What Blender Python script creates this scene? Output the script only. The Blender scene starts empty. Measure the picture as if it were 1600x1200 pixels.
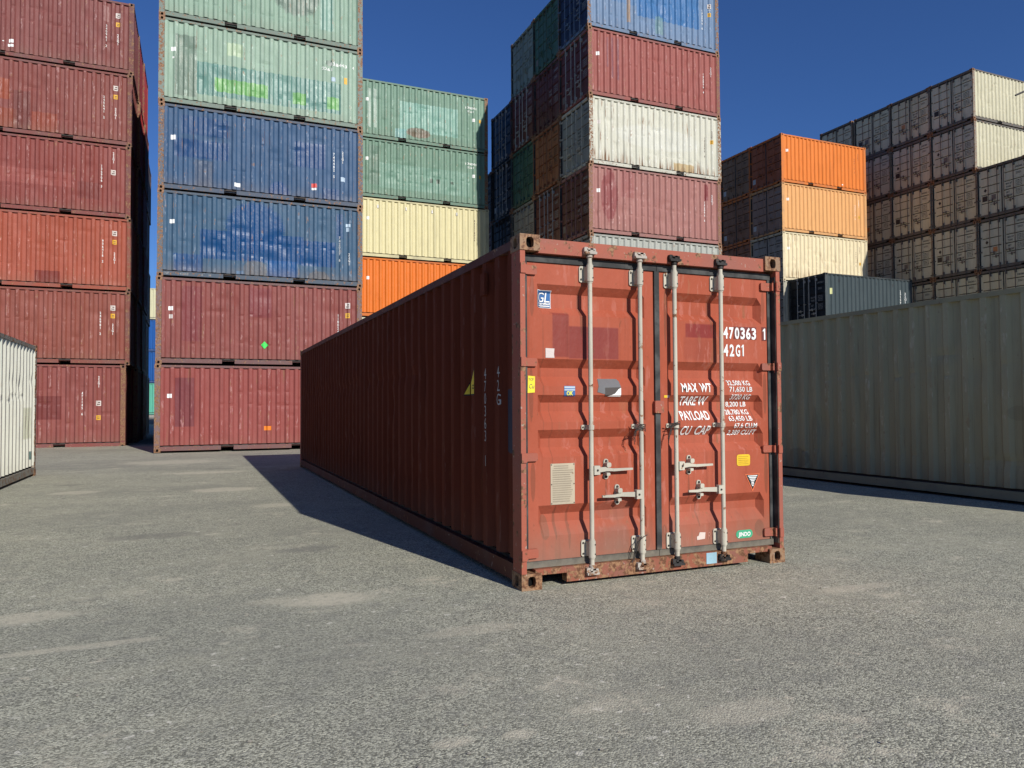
import bpy, bmesh, math, random
from mathutils import Vector, Matrix

# ------------------------------------------------------------------ camera, sky, sun, exposure
sc = bpy.context.scene
COL = sc.collection
CAM_F, CAM_YAW, CAM_PITCH, CAM_ROLL, CAM_H = 1159.14, 0.4045021, 0.0293445, -0.0054719, 1.3342
cam_d = bpy.data.cameras.new('camera')
cam_d.sensor_width = 36.0
cam_d.lens = CAM_F / 1600 * 36
cam_d.clip_start = 0.05
cam_d.clip_end = 3000
cam = bpy.data.objects.new('camera', cam_d)
COL.objects.link(cam)
_f = Vector((math.sin(CAM_YAW) * math.cos(CAM_PITCH), math.cos(CAM_YAW) * math.cos(CAM_PITCH), math.sin(CAM_PITCH)))
_r = Vector((math.cos(CAM_YAW), -math.sin(CAM_YAW), 0))
_u = _r.cross(_f)
_r2 = _r * math.cos(CAM_ROLL) + _u * math.sin(CAM_ROLL)
_u2 = -_r * math.sin(CAM_ROLL) + _u * math.cos(CAM_ROLL)
cam.matrix_world = Matrix(((_r2.x, _u2.x, -_f.x, 0), (_r2.y, _u2.y, -_f.y, 0), (_r2.z, _u2.z, -_f.z, CAM_H), (0, 0, 0, 1)))
sc.camera = cam

SUN_EL, SUN_AZ = math.radians(28.2), math.radians(168.6)      # azimuth clockwise from +Y
world = bpy.data.worlds.new('World')
sc.world = world
world.use_nodes = True
wn = world.node_tree
sky = wn.nodes.new('ShaderNodeTexSky')
sky.sky_type = 'NISHITA'
sky.sun_disc = False
sky.sun_elevation = SUN_EL
sky.sun_rotation = SUN_AZ
sky.ozone_density = 2.5
sky.dust_density = 0.0
deep = wn.nodes.new('ShaderNodeMix')
deep.data_type = 'RGBA'
deep.blend_type = 'MULTIPLY'
deep.inputs[0].default_value = 1.0
deep.inputs[7].default_value = (0.50, 0.80, 1.36, 1)
wn.links.new(sky.outputs[0], deep.inputs[6])
wn.links.new(deep.outputs[2], wn.nodes['Background'].inputs[0])
wn.nodes['Background'].inputs[1].default_value = 0.064

sun_d = bpy.data.lights.new('sun', 'SUN')
sun_d.energy = 5.0
sun_d.angle = math.radians(0.5)
sun_d.color = (1.0, 0.955, 0.88)
sun = bpy.data.objects.new('sun', sun_d)
COL.objects.link(sun)
_s = Vector((math.sin(SUN_AZ) * math.cos(SUN_EL), math.cos(SUN_AZ) * math.cos(SUN_EL), math.sin(SUN_EL)))
sun.rotation_euler = _s.to_track_quat('Z', 'Y').to_euler()
sun.location = _s * 60

sc.view_settings.view_transform = 'Standard'
sc.view_settings.look = 'None'
sc.view_settings.exposure = 0.0
sc.view_settings.gamma = 1.0

# ------------------------------------------------------------------ helpers
def lin(c):
    return tuple((v / 255 / 12.92 if v / 255 <= 0.04045 else ((v / 255 + 0.055) / 1.055) ** 2.4) for v in c)

def base(r, g, b, k=1.45):
    """base colour of a surface that looks (r,g,b) in full sun on a wall facing the sun"""
    return tuple(min(0.85, v / k) for v in lin((r, g, b)))

class MB:
    def __init__(s):
        s.v, s.f, s.m = [], [], []
    def add(s, vs, fs, m=0):
        o = len(s.v)
        s.v += [tuple(p) for p in vs]
        s.f += [tuple(i + o for i in f) for f in fs]
        s.m += [m] * len(fs)
    def box(s, x0, x1, y0, y1, z0, z1, m=0):
        x0, x1 = min(x0, x1), max(x0, x1)
        y0, y1 = min(y0, y1), max(y0, y1)
        z0, z1 = min(z0, z1), max(z0, z1)
        s.add([(x0, y0, z0), (x1, y0, z0), (x1, y1, z0), (x0, y1, z0), (x0, y0, z1), (x1, y0, z1), (x1, y1, z1), (x0, y1, z1)],
              [(0, 3, 2, 1), (4, 5, 6, 7), (0, 1, 5, 4), (1, 2, 6, 5), (2, 3, 7, 6), (3, 0, 4, 7)], m)
    def tube(s, pts, rads, n=12, m=0, cap=True):
        rings = []
        for i, p in enumerate(pts):
            p = Vector(p)
            a = Vector(pts[max(i - 1, 0)]); b = Vector(pts[min(i + 1, len(pts) - 1)])
            d = (b - a).normalized()
            up = Vector((0, 0, 1)) if abs(d.z) < 0.9 else Vector((0, 1, 0))
            e1 = d.cross(up).normalized(); e2 = d.cross(e1).normalized()
            r = rads[i] if isinstance(rads, (list, tuple)) else rads
            rings.append([p + e1 * (r * math.cos(2 * math.pi * k / n)) + e2 * (r * math.sin(2 * math.pi * k / n)) for k in range(n)])
        vs = [q for r in rings for q in r]
        fs = []
        for i in range(len(rings) - 1):
            for k in range(n):
                k2 = (k + 1) % n
                fs.append((i * n + k, i * n + k2, (i + 1) * n + k2, (i + 1) * n + k))
        if cap:
            fs.append(tuple(range(n))[::-1]); fs.append(tuple((len(rings) - 1) * n + k for k in range(n)))
        s.add(vs, fs, m)
    def prism(s, poly, fn0, fn1, m=0):
        """poly of 2-D points; fn0 / fn1 map a 2-D point to the two end planes"""
        n = len(poly)
        vs = [fn0(p) for p in poly] + [fn1(p) for p in poly]
        fs = [tuple(range(n))[::-1], tuple(range(n, 2 * n))] + [(i, (i + 1) % n, n + (i + 1) % n, n + i) for i in range(n)]
        s.add(vs, fs, m)
    def mesh(s, name, slots=1, fixn=True, smooth=False):
        me = bpy.data.meshes.new(name)
        me.from_pydata(s.v, [], s.f)
        for _ in range(slots):
            me.materials.append(None)
        me.polygons.foreach_set('material_index', s.m)
        if fixn:
            bm = bmesh.new(); bm.from_mesh(me)
            bmesh.ops.recalc_face_normals(bm, faces=bm.faces)
            bm.to_mesh(me); bm.free()
        if smooth:
            me.polygons.foreach_set('use_smooth', [True] * len(me.polygons))
        me.update()
        return me

def part(name, me, parent=None, mats=()):
    o = bpy.data.objects.new(name, me)
    COL.objects.link(o)
    if parent is not None:
        o.parent = parent
    for i, m in enumerate(mats):
        sl = o.material_slots[i]
        sl.link = 'OBJECT'
        sl.material = m
    return o

def tag(o, label=None, cat=None, group=None, kind=None):
    if label and len(label.split()) > 16: print('LONG', len(label.split()), label)
    if label: o['label'] = label
    if cat: o['category'] = cat
    if group: o['group'] = group
    if kind: o['kind'] = kind
    return o

def empty(name, loc, rz=0.0):
    o = bpy.data.objects.new(name, None)
    o.empty_display_size = 0.3
    o.location = loc
    o.rotation_euler = (0, 0, rz)
    COL.objects.link(o)
    return o

# ------------------------------------------------------------------ node helper
class NT:
    def __init__(s, name):
        s.mat = bpy.data.materials.new(name)
        s.mat.use_nodes = True
        s.t = s.mat.node_tree
        s.bsdf = s.t.nodes['Principled BSDF']
    def node(s, typ, **kw):
        n = s.t.nodes.new(typ)
        for k, v in kw.items():
            setattr(n, k, v)
        return n
    def put(s, sock, v):
        if hasattr(v, 'links') or hasattr(v, 'is_linked'):
            s.t.links.new(v, sock)
        else:
            if isinstance(v, (tuple, list)) and len(v) == 3 and sock.type == 'RGBA':
                v = tuple(v) + (1,)
            sock.default_value = v
    def math(s, op, a, b=0.0, c=0.0, clamp=False):
        n = s.node('ShaderNodeMath', operation=op, use_clamp=clamp)
        s.put(n.inputs[0], a); s.put(n.inputs[1], b)
        if op in ('MULTIPLY_ADD', 'SMOOTH_MIN', 'COMPARE', 'WRAP'):
            s.put(n.inputs[2], c)
        return n.outputs[0]
    def vmath(s, op, a, b):
        n = s.node('ShaderNodeVectorMath', operation=op)
        s.put(n.inputs[0], a); s.put(n.inputs[1], b)
        return n.outputs[0]
    def mix(s, f, a, b, blend='MIX'):
        n = s.node('ShaderNodeMix', data_type='RGBA', blend_type=blend)
        n.clamp_factor = True
        s.put(n.inputs[0], f); s.put(n.inputs[6], a); s.put(n.inputs[7], b)
        return n.outputs[2]
    def noise(s, vec, scale=1.0, detail=3.0, rough=0.55):
        n = s.node('ShaderNodeTexNoise')
        s.put(n.inputs['Vector'], vec)
        n.inputs['Scale'].default_value = scale
        n.inputs['Detail'].default_value = detail
        n.inputs['Roughness'].default_value = rough
        return n.outputs['Fac']
    def step(s, v, lo, hi):
        n = s.node('ShaderNodeMapRange', interpolation_type='SMOOTHSTEP')
        s.put(n.inputs[0], v)
        n.inputs[1].default_value = lo; n.inputs[2].default_value = hi
        return n.outputs[0]
    def coords(s, seed=0.0):
        tc = s.node('ShaderNodeTexCoord')
        p = tc.outputs['Object']
        sep = s.node('ShaderNodeSeparateXYZ'); s.t.links.new(p, sep.inputs[0])
        off = s.vmath('ADD', p, (seed * 7.31, seed * 3.17, seed * 5.93))
        return off, sep.outputs[0], sep.outputs[1], sep.outputs[2]
    def scaled(s, vec, sx, sy, sz):
        return s.vmath('MULTIPLY', vec, (sx, sy, sz))
    def bump(s, h, strength, dist, normal=None):
        n = s.node('ShaderNodeBump')
        s.put(n.inputs['Height'], h)
        n.inputs['Strength'].default_value = strength
        n.inputs['Distance'].default_value = dist
        if normal is not None:
            s.t.links.new(normal, n.inputs['Normal'])
        return n.outputs[0]
    def rect(s, a, z, a0, a1, z0, z1, wob=None, soft=0.012):
        def band(c, lo, hi):
            if wob is not None: c = s.math('ADD', c, wob)
            d = s.math('ABSOLUTE', s.math('SUBTRACT', c, (lo + hi) / 2))
            return s.math('SUBTRACT', 1.0, s.step(d, (hi - lo) / 2 - soft, (hi - lo) / 2 + soft))
        return s.math('MULTIPLY', band(a, a0, a1), band(z, z0, z1))
    def ell(s, a, z, a0, a1, z0, z1, wob=None):
        da = s.math('DIVIDE', s.math('SUBTRACT', a, (a0 + a1) / 2), (a1 - a0) / 2)
        dz = s.math('DIVIDE', s.math('SUBTRACT', z, (z0 + z1) / 2), (z1 - z0) / 2)
        r = s.math('ADD', s.math('MULTIPLY', da, da), s.math('MULTIPLY', dz, dz))
        if wob is not None: r = s.math('ADD', r, wob)
        return s.math('SUBTRACT', 1.0, s.step(r, 0.85, 1.15))
    def done(s, col, rough=0.5, normal=None, spec=0.35, metallic=0.0):
        s.put(s.bsdf.inputs['Base Color'], col)
        s.put(s.bsdf.inputs['Roughness'], rough)
        s.put(s.bsdf.inputs['Specular IOR Level'], spec)
        s.put(s.bsdf.inputs['Metallic'], metallic)
        if normal is not None:
            s.t.links.new(normal, s.bsdf.inputs['Normal'])
        return s.mat

RUST = (0.120, 0.052, 0.026)
RUST_L = (0.30, 0.165, 0.085)
_mats = {}
def flat(name, col, rough=0.5, spec=0.35, metallic=0.0):
    if name not in _mats:
        n = NT(name)
        p, x, y, z = n.coords()
        f = n.noise(p, 9, 5)
        c = n.mix(n.step(f, 0.35, 0.75), col, tuple(v * 0.78 + 0.01 for v in col))
        _mats[name] = n.done(c, rough, None, spec, metallic)
    return _mats[name]

def paint(name, col, seed=1.0, fade=0.35, rust=0.25, chips=0.35, grime=0.35, patches=(), W=2.438, axis='x', rough=0.5, streak=0.3, rust_low=0.0, spec=0.20):
    """weathered container paint. patches: (kind, a0, a1, z0, z1, colour, strength)"""
    if name in _mats:
        return _mats[name]
    n = NT(name)
    p, x, y, z = n.coords(seed)
    a = x if axis == 'x' else y
    light = tuple(min(0.8, v * 1.12 + 0.022) for v in col)
    dark = tuple(v * 0.70 for v in col)
    big = n.noise(n.scaled(p, 1.1, 1.1, 0.45), 1.0, 5)
    c = n.mix(n.math('MULTIPLY', n.step(big, 0.36, 0.72), fade * 1.5, clamp=True), col, light)
    mid = n.noise(n.scaled(p, 5, 5, 0.9), 1.0, 5)
    c = n.mix(n.math('MULTIPLY', n.step(mid, 0.48, 0.78), 0.5), c, dark)
    wob = n.math('MULTIPLY', n.math('SUBTRACT', n.noise(p, 14, 3), 0.5), 0.05)
    gloss = None
    for (kind, a0, a1, z0, z1, pc, st) in patches:
        mk = n.rect(a, z, a0, a1, z0, z1, wob if kind != 'sharp' else None, 0.02 if kind != 'sharp' else 0.008) if kind in ('rect', 'sharp') else n.ell(a, z, a0, a1, z0, z1, n.math('MULTIPLY', wob, 14))
        brk = n.math('ADD', 0.86, n.math('MULTIPLY', n.step(mid, 0.35, 0.60), 0.14))
        mk = n.math('MULTIPLY', n.math('MULTIPLY', mk, st), brk)
        c = n.mix(mk, c, pc)
        gloss = mk if gloss is None else n.math('MAXIMUM', gloss, mk)
    # vertical dirt and rust runs
    run = n.noise(n.scaled(p, 15, 15, 0.55), 1.0, 4)
    c = n.mix(n.math('MULTIPLY', n.step(run, 0.56, 0.74), streak), c, tuple(v * 0.45 for v in col))
    rr = n.noise(n.scaled(p, 11, 11, 0.8), 1.3, 5)
    rmask = n.math('MULTIPLY', n.step(rr, 0.60, 0.70), n.step(n.noise(p, 0.9, 2), 0.42, 0.62))
    if rust_low > 0:
        low = n.math('SUBTRACT', 1.0, n.step(n.math('ADD', z, n.math('MULTIPLY', n.noise(n.scaled(p, 7, 7, .6), 1.0, 4), 1.3)), 0.75, 1.35))
        rmask = n.math('MAXIMUM', rmask, n.math('MULTIPLY', n.math('MULTIPLY', low, n.step(rr, 0.44, 0.62)), rust_low))
    c = n.mix(n.math('MULTIPLY', rmask, rust, clamp=True), c, n.mix(n.noise(p, 25, 4), RUST, RUST_L))
    # scraped crests of the corrugation
    e = n.math('MAXIMUM', n.math('LESS_THAN', y, 0.020), n.math('GREATER_THAN', y, W - 0.020)) if axis == 'x' else 0.5
    sc1 = n.step(n.noise(n.scaled(p, 22, 22, 4.5), 1.0, 5, 0.65), 0.545, 0.60)
    sc2 = n.step(n.noise(n.scaled(p, 2.2, 2.2, 1.3), 1.0, 3), 0.40, 0.58)
    sm = n.math('MULTIPLY', n.math('MULTIPLY', sc1, sc2), e)
    c = n.mix(n.math('MULTIPLY', sm, chips, clamp=True), c, n.mix(n.step(n.noise(p, 6, 2), 0.48, 0.62), tuple(min(0.75, v * 1.25 + 0.17) for v in col), RUST_L))
    sp = n.step(n.noise(n.scaled(p, 24, 24, 14), 1.0, 4, 0.6), 0.66, 0.71)
    c = n.mix(n.math('MULTIPLY', sp, chips * 0.9, clamp=True), c, RUST)
    # dust towards the foot
    gm = n.math('MULTIPLY', n.math('SUBTRACT', 1.0, n.step(n.math('ADD', z, n.math('MULTIPLY', n.noise(n.scaled(p, 6, 6, 1.2), 1.0, 4), 0.5)), 0.3, 0.85)), grime)
    c = n.mix(gm, c, (0.20, 0.155, 0.115))
    h = n.math('ADD', n.math('MULTIPLY', n.noise(n.scaled(p, 1.6, 1.6, 1.0), 2.6, 4, 0.6), 1.0), n.math('MULTIPLY', n.noise(p, 30, 3), 0.06))
    nb = n.bump(h, 0.5, 0.03)
    rg = n.math('ADD', rough - 0.08, n.math('MULTIPLY', n.noise(p, 4, 3), 0.22))
    if gloss is not None: rg = n.math('SUBTRACT', rg, n.math('MULTIPLY', gloss, 0.18))
    _mats[name] = n.done(c, rg, nb, spec if gloss is None or axis == 'y' else n.math('ADD', spec, n.math('MULTIPLY', gloss, 0.04)))
    return _mats[name]

def frame_paint(name, col, seed=1.0, rust=0.45):
    if name in _mats:
        return _mats[name]
    n = NT(name)
    p, x, y, z = n.coords(seed)
    big = n.noise(p, 2.0, 4)
    c = n.mix(n.step(big, 0.4, 0.7), col, tuple(v * 0.72 + 0.03 for v in col))
    rn = n.noise(p, 13, 6, 0.65)
    lo = 0.68 - rust * 0.34
    c = n.mix(n.step(rn, lo, lo + 0.06), c, n.mix(n.step(n.noise(p, 38, 4), 0.4, 0.62), RUST, RUST_L))
    c = n.mix(n.math('MULTIPLY', n.step(n.noise(p, 30, 3), 0.66, 0.72), 0.6), c, (0.42, 0.36, 0.30))
    nb = n.bump(n.math('ADD', rn, n.math('MULTIPLY', n.noise(p, 60, 3), 0.4)), 0.3, 0.008)
    _mats[name] = n.done(c, 0.62, nb, 0.25)
    return _mats[name]

def dark_mat():
    return flat('dark_void', (0.006, 0.006, 0.006), 0.9, 0.0)

# ------------------------------------------------------------------ container meshes (x along length, y=0 near side, z up)
WD = 2.438
S20, S40 = 6.058, 12.192
HS, HC = 2.591, 2.896
_mesh = {}
def cached(key, fn):
    if key not in _mesh:
        _mesh[key] = fn()
    return _mesh[key]

def profile_x(L):
    """corrugation break points along the wall: (x, depth)"""
    x0, x1 = 0.165, L - 0.165
    n = round((x1 - x0) / 0.2785)
    P = (x1 - x0) / n
    pts = []
    for i in range(n):
        s = x0 + i * P
        pts += [(s, 0.011), (s + P * 0.28, 0.011), (s + P * 0.46, 0.060), (s + P * 0.82, 0.060)]
    pts.append((x1, 0.011))
    return pts

def depth_at(pts, x):
    if x <= pts[0][0]: return pts[0][1]
    for (a, da), (b, db) in zip(pts, pts[1:]):
        if x <= b:
            return da + (db - da) * (x - a) / max(b - a, 1e-6)
    return pts[-1][1]

def wall_mesh(L, H, side, var):
    rnd = random.Random(17 * var + side)
    pts = profile_x(L)
    z0, z1 = 0.205, H - 0.075
    nz = 44 if var else 2
    zs = [z0 + (z1 - z0) * i / nz for i in range(nz + 1)]
    dents = []
    if var:
        for _ in range(18 + 4 * var):
            dents.append((rnd.uniform(0.3, L - 0.3), rnd.uniform(0.3, H - 0.4), rnd.uniform(0.06, 0.26), rnd.uniform(0.05, 0.24), rnd.uniform(-0.006, 0.030)))
        crests = [(a[0] + b[0]) / 2 for a, b in zip(pts, pts[1:]) if a[1] == b[1] == 0.011]
        for zl in [rnd.uniform(0.35, H - 0.5) for _ in range(rnd.randint(2, 3))]:
            i0 = rnd.randint(0, len(crests) // 2); i1 = rnd.randint(i0 + 4, len(crests))
            for cx in crests[i0:i1]:
                if rnd.random() < 0.8:
                    dents.append((cx, zl + rnd.gauss(0, 0.025), 0.05, 0.045, rnd.uniform(0.016, 0.036)))
    def dent(x, z):
        d = 0.0
        for (cx, cz, sx, sz, am) in dents:
            q = ((x - cx) / sx) ** 2 + ((z - cz) / sz) ** 2
            if q < 6: d += am * math.exp(-q)
        return d
    vs = []
    for z in zs:
        edge = min(1.0, min(z - z0, z1 - z) / 0.12)
        for (x, d) in pts:
            y = d + dent(x, z) * edge
            vs.append((x, y if side == 0 else WD - y, z))
    n = len(pts)
    fs = []
    for k in range(nz):
        for i in range(n - 1):
            q = (k * n + i, k * n + i + 1, (k + 1) * n + i + 1, (k + 1) * n + i)
            fs.append(q if side == 0 else q[::-1])
    mb = MB(); mb.add(vs, fs)
    # inner sheet so that the wall has a thickness
    yi = 0.095 if side == 0 else WD - 0.095
    mb.box(pts[0][0], pts[-1][0], yi, yi + (0.006 if side == 0 else -0.006), z0, z1)
    return mb.mesh('side_wall', 1, fixn=False)

def endwall_mesh(L, H, end):
    pts = []
    x0, x1 = 0.15, WD - 0.15
    n = 8; P = (x1 - x0) / n
    for i in range(n):
        s = x0 + i * P
        pts += [(s, 0.02), (s + P * 0.40, 0.02), (s + P * 0.5, 0.062), (s + P * 0.90, 0.062)]
    pts.append((x1, 0.02))
    mb = MB()
    vs = []
    for z in (0.15, H - 0.11):
        for (y, d) in pts:
            vs.append((d if end == 0 else L - d, y, z))
    n = len(pts)
    fs = [((i + 1, i, n + i, n + i + 1) if end == 0 else (i, i + 1, n + i + 1, n + i)) for i in range(n - 1)]
    mb.add(vs, fs)
    xi = 0.08 if end == 0 else L - 0.08
    mb.box(xi, xi + (0.005 if end == 0 else -0.005), x0, x1, 0.15, H - 0.11)
    return mb.mesh('end_wall', 1, fixn=False)

def roof_mesh(L, H):
    mb = MB()
    vs = []; xs = []
    n = round((L - 0.3) / 0.21)
    for i in range(n + 1):
        xs.append((0.1 + (L - 0.2) * i / n, (H - 0.028) if i % 2 else (H - 0.046)))
    for y in (0.16, WD - 0.16):
        for (x, z) in xs: vs.append((x, y, z))
    m = len(xs)
    mb.add(vs, [(i, i + 1, m + i + 1, m + i) for i in range(m - 1)])
    mb.box(0.1, L - 0.1, 0.064, WD - 0.064, H - 0.085, H - 0.078)
    return mb.mesh('roof', 1, fixn=False)

def floor_mesh(L):
    mb = MB()
    mb.box(0.08, L - 0.08, 0.07, WD - 0.07, 0.15, 0.19)
    mb.box(0.1, L - 0.1, WD / 2 - 0.01, WD / 2 + 0.01, 0.045, 0.15)
    n = int(L / 0.45)
    for i in range(1, n):
        x = L * i / n
        if L < 7 and abs(abs(x - L / 2) - 1.025) < 0.25: continue
        mb.box(x - 0.02, x + 0.02, 0.13, WD - 0.13, 0.045, 0.15)
    return mb.mesh('floor', 1)

def toprail_mesh(L, H, side):
    mb = MB()
    y = (0.004, 0.074) if side == 0 else (WD - 0.074, WD - 0.004)
    mb.box(0.16, L - 0.16, y[0], y[1], H - 0.088, H - 0.020)
    return mb.mesh('top_rail', 1)

def botrail_mesh(L, H, side, pockets):
    mb = MB()
    g = (lambda a: a) if side == 0 else (lambda a: WD - a)
    segs = [(0.165, L - 0.165)]
    if pockets:
        c = L / 2; h = 0.18
        segs = [(0.165, c - 1.025 - h), (c - 1.025 + h, c + 1.025 - h), (c + 1.025 + h, L - 0.165)]
    for a, b in segs:
        mb.box(a, b, g(0.005), g(0.055), 0.045, 0.168)
    mb.box(0.165, L - 0.165, g(0.115), g(0.125), 0.120, 0.215)
    if pockets:
        for c in (L / 2 - 1.025, L / 2 + 1.025):                     # tunnel of the fork pocket
            mb.box(c - 0.188, c - 0.180, g(0.055), g(0.60), 0.050, 0.165)
            mb.box(c + 0.180, c + 0.188, g(0.055), g(0.60), 0.050, 0.165)
    return mb.mesh('bottom_rail', 1)

def post_mesh(L, H, end, side, door):
    mb = MB()
    gx = (lambda a: a) if end == 0 else (lambda a: L - a)
    gy = (lambda a: a) if side == 0 else (lambda a: WD - a)
    if door:
        # J-shaped door post: an outer strip, a set-back web, a side flange
        mb.box(gx(0.008), gx(0.165), gy(0.004), gy(0.044), 0.118, H - 0.118)
        mb.box(gx(0.120), gx(0.165), gy(0.044), gy(0.105), 0.118, H - 0.118)
    else:
        mb.box(gx(0.004), gx(0.160), gy(0.004), gy(0.050), 0.118, H - 0.118)
        mb.box(gx(0.004), gx(0.050), gy(0.050), gy(0.150), 0.118, H - 0.118)
    return mb.mesh('corner_post', 1)

def holed_face(mb, org, e1, e2, n, a, b, hw, hh, dep):
    """rectangle a x b with a rounded slot of half size hw x hh, dep deep"""
    org, e1, e2, n = map(Vector, (org, e1, e2, n))
    K = 6
    outer = []
    for i in range(K): outer.append((-a / 2 + a * i / K, -b / 2))
    for i in range(K): outer.append((a / 2, -b / 2 + b * i / K))
    for i in range(K): outer.append((a / 2 - a * i / K, b / 2))
    for i in range(K): outer.append((-a / 2, b / 2 - b * i / K))
    hole = []
    for (u, v) in outer:
        t = math.atan2(v / b, u / a)
        c, s = math.cos(t), math.sin(t)
        ex = 2 / 2.8
        hole.append((hw * math.copysign(abs(c) ** ex, c), hh * math.copysign(abs(s) ** ex, s)))
    N = len(outer)
    P = lambda q, d: org + e1 * (q[0] + a / 2) + e2 * (q[1] + b / 2) - n * d
    vs = [P(q, 0) for q in outer] + [P(q, 0) for q in hole]
    mb.add(vs, [(i, (i + 1) % N, N + (i + 1) % N, N + i) for i in range(N)], 0)
    vs = [P(q, 0) for q in hole] + [P(q, dep) for q in hole]
    mb.add(vs, [(i, (i + 1) % N, N + (i + 1) % N, N + i) for i in range(N)], 0)
    mb.add([P(q, dep) for q in hole], [tuple(range(N))], 1)

def casting_mesh(L, H, end, side, top):
    mb = MB()
    gx = (lambda q: q) if end == 0 else (lambda q: L - q)
    gy = (lambda q: q) if side == 0 else (lambda q: WD - q)
    z0, z1 = (H - 0.118, H) if top else (0.0, 0.118)
    lx, ly = 0.178, 0.162
    sx = 1 if end == 0 else -1
    sy = 1 if side == 0 else -1
    # end face, then side face, both with slots
    holed_face(mb, (gx(0), gy(0), z0), (0, sy, 0), (0, 0, 1), (-sx, 0, 0), ly, 0.118, 0.031, 0.040, 0.05)
    holed_face(mb, (gx(0), gy(0), z0), (sx, 0, 0), (0, 0, 1), (0, -sy, 0), lx, 0.118, 0.033, 0.040, 0.05)
    X0, X1, Y0, Y1 = gx(0), gx(lx), gy(0), gy(ly)
    mb.add([(X1, Y0, z0), (X1, Y1, z0), (X1, Y1, z1), (X1, Y0, z1)], [(0, 1, 2, 3)])
    mb.add([(X0, Y1, z0), (X1, Y1, z0), (X1, Y1, z1), (X0, Y1, z1)], [(0, 1, 2, 3)])
    mb.add([(X0, Y0, z0), (X1, Y0, z0), (X1, Y1, z0), (X0, Y1, z0)], [(0, 1, 2, 3)])
    mb.add([(X0, Y0, z1), (X1, Y0, z1), (X1, Y1, z1), (X0, Y1, z1)], [(0, 1, 2, 3)])
    me = mb.mesh('corner_casting', 2, fixn=False)
    bm = bmesh.new(); bm.from_mesh(me)
    bmesh.ops.remove_doubles(bm, verts=bm.verts, dist=0.0004)
    bmesh.ops.recalc_face_normals(bm, faces=bm.faces)
    bm.to_mesh(me); bm.free()
    return me

def beam_mesh(L, H, end, top, door):
    mb = MB()
    gx = (lambda a: a) if end == 0 else (lambda a: L - a)
    if not door:
        z = (H - 0.115, H - 0.020) if top else (0.035, 0.155)
        mb.box(gx(0.006), gx(0.075), 0.165, WD - 0.165, *z)
    elif top:
        mb.box(gx(0.022), gx(0.12), 0.150, WD - 0.150, H - 0.128, H - 0.020)
        mb.box(gx(0.088), gx(0.12), 0.046, WD - 0.046, H - 0.185, H - 0.129)
    else:
        mb.box(gx(0.022), gx(0.10), 0.375, WD - 0.375, 0.030, 0.140)
        for y0, y1 in ((0.120, 0.374), (WD - 0.374, WD - 0.120)):
            mb.box(gx(0.022), gx(0.10), y0, y1, 0.098, 0.140)
    return mb.mesh('door_header' if door and top else 'door_sill' if door else 'end_beam', 1)

# ---- door end: u from the left seen from outside (0..WD), w outwards, z up
def D(u, w, z):
    return (-w, WD - u, z)

GROOVES = [(2.244, 2.182, 2.078, 2.017), (1.684, 1.618, 1.552, 1.480), (1.414, 1.357, 1.290, 1.210), (1.153, 1.087, 1.020, 0.949), (0.593, 0.522, 0.460, 0.366)]
LEAF_W, GR_D = -0.080, 0.056
LEAVES = {0: (0.088, 1.196, 0.172, 1.112), 1: (1.246, 2.350, 1.330, 2.292)}
def groove_depth(z):
    for a, b, c, d in GROOVES:
        if d < z < a:
            if z > b: return GR_D * (a - z) / (a - b)
            if z >= c: return GR_D
            return GR_D * (z - d) / (c - d)
    return 0.0
def leaf_w(u, z):
    for k in (0, 1):
        l, r, ga, gb = LEAVES[k]
        if l <= u <= r:
            s = 0.045
            f = 0.0
            if ga < u < gb:
                f = min(1.0, (u - ga) / s, (gb - u) / s)
            return LEAF_W - groove_depth(z) * f
    return LEAF_W

def leaf_mesh(H, k):
    l, r, ga, gb = LEAVES[k]
    zt, zb = H - 0.188, 0.190
    us = [l, ga, ga + 0.045, gb - 0.045, gb, r]
    zs = [zt] + [z for g in GROOVES for z in g] + [zb]
    mb = MB()
    vs = []
    for z in zs:
        for u in us:
            d = groove_depth(z - 1e-7) if us.index(u) in (2, 3) else 0
            for g in GROOVES:
                if z in (g[1], g[2]) and us.index(u) in (2, 3): d = GR_D
                if z in (g[0], g[3]): d = 0
            vs.append(D(u, LEAF_W - d, z))
    n = len(us)
    mb.add(vs, [(i * n + j, (i + 1) * n + j, (i + 1) * n + j + 1, i * n + j + 1) for i in range(len(zs) - 1) for j in range(n - 1)])
    # rim and back
    mb.prism([(l, zb), (r, zb), (r, zt), (l, zt)], lambda q: D(q[0], LEAF_W - 0.064, q[1]), lambda q: D(q[0], LEAF_W - 0.068, q[1]))
    for (a0, b0, a1, b1) in ((l, zb, r, zb), (r, zb, r, zt), (r, zt, l, zt), (l, zt, l, zb)):
        mb.add([D(a0, LEAF_W, b0), D(a1, LEAF_W, b1), D(a1, LEAF_W - 0.066, b1), D(a0, LEAF_W - 0.066, b0)], [(0, 1, 2, 3)])
    # weld line between the header plate and the pressed panel
    return mb.mesh('door', 1, fixn=False)

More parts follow.
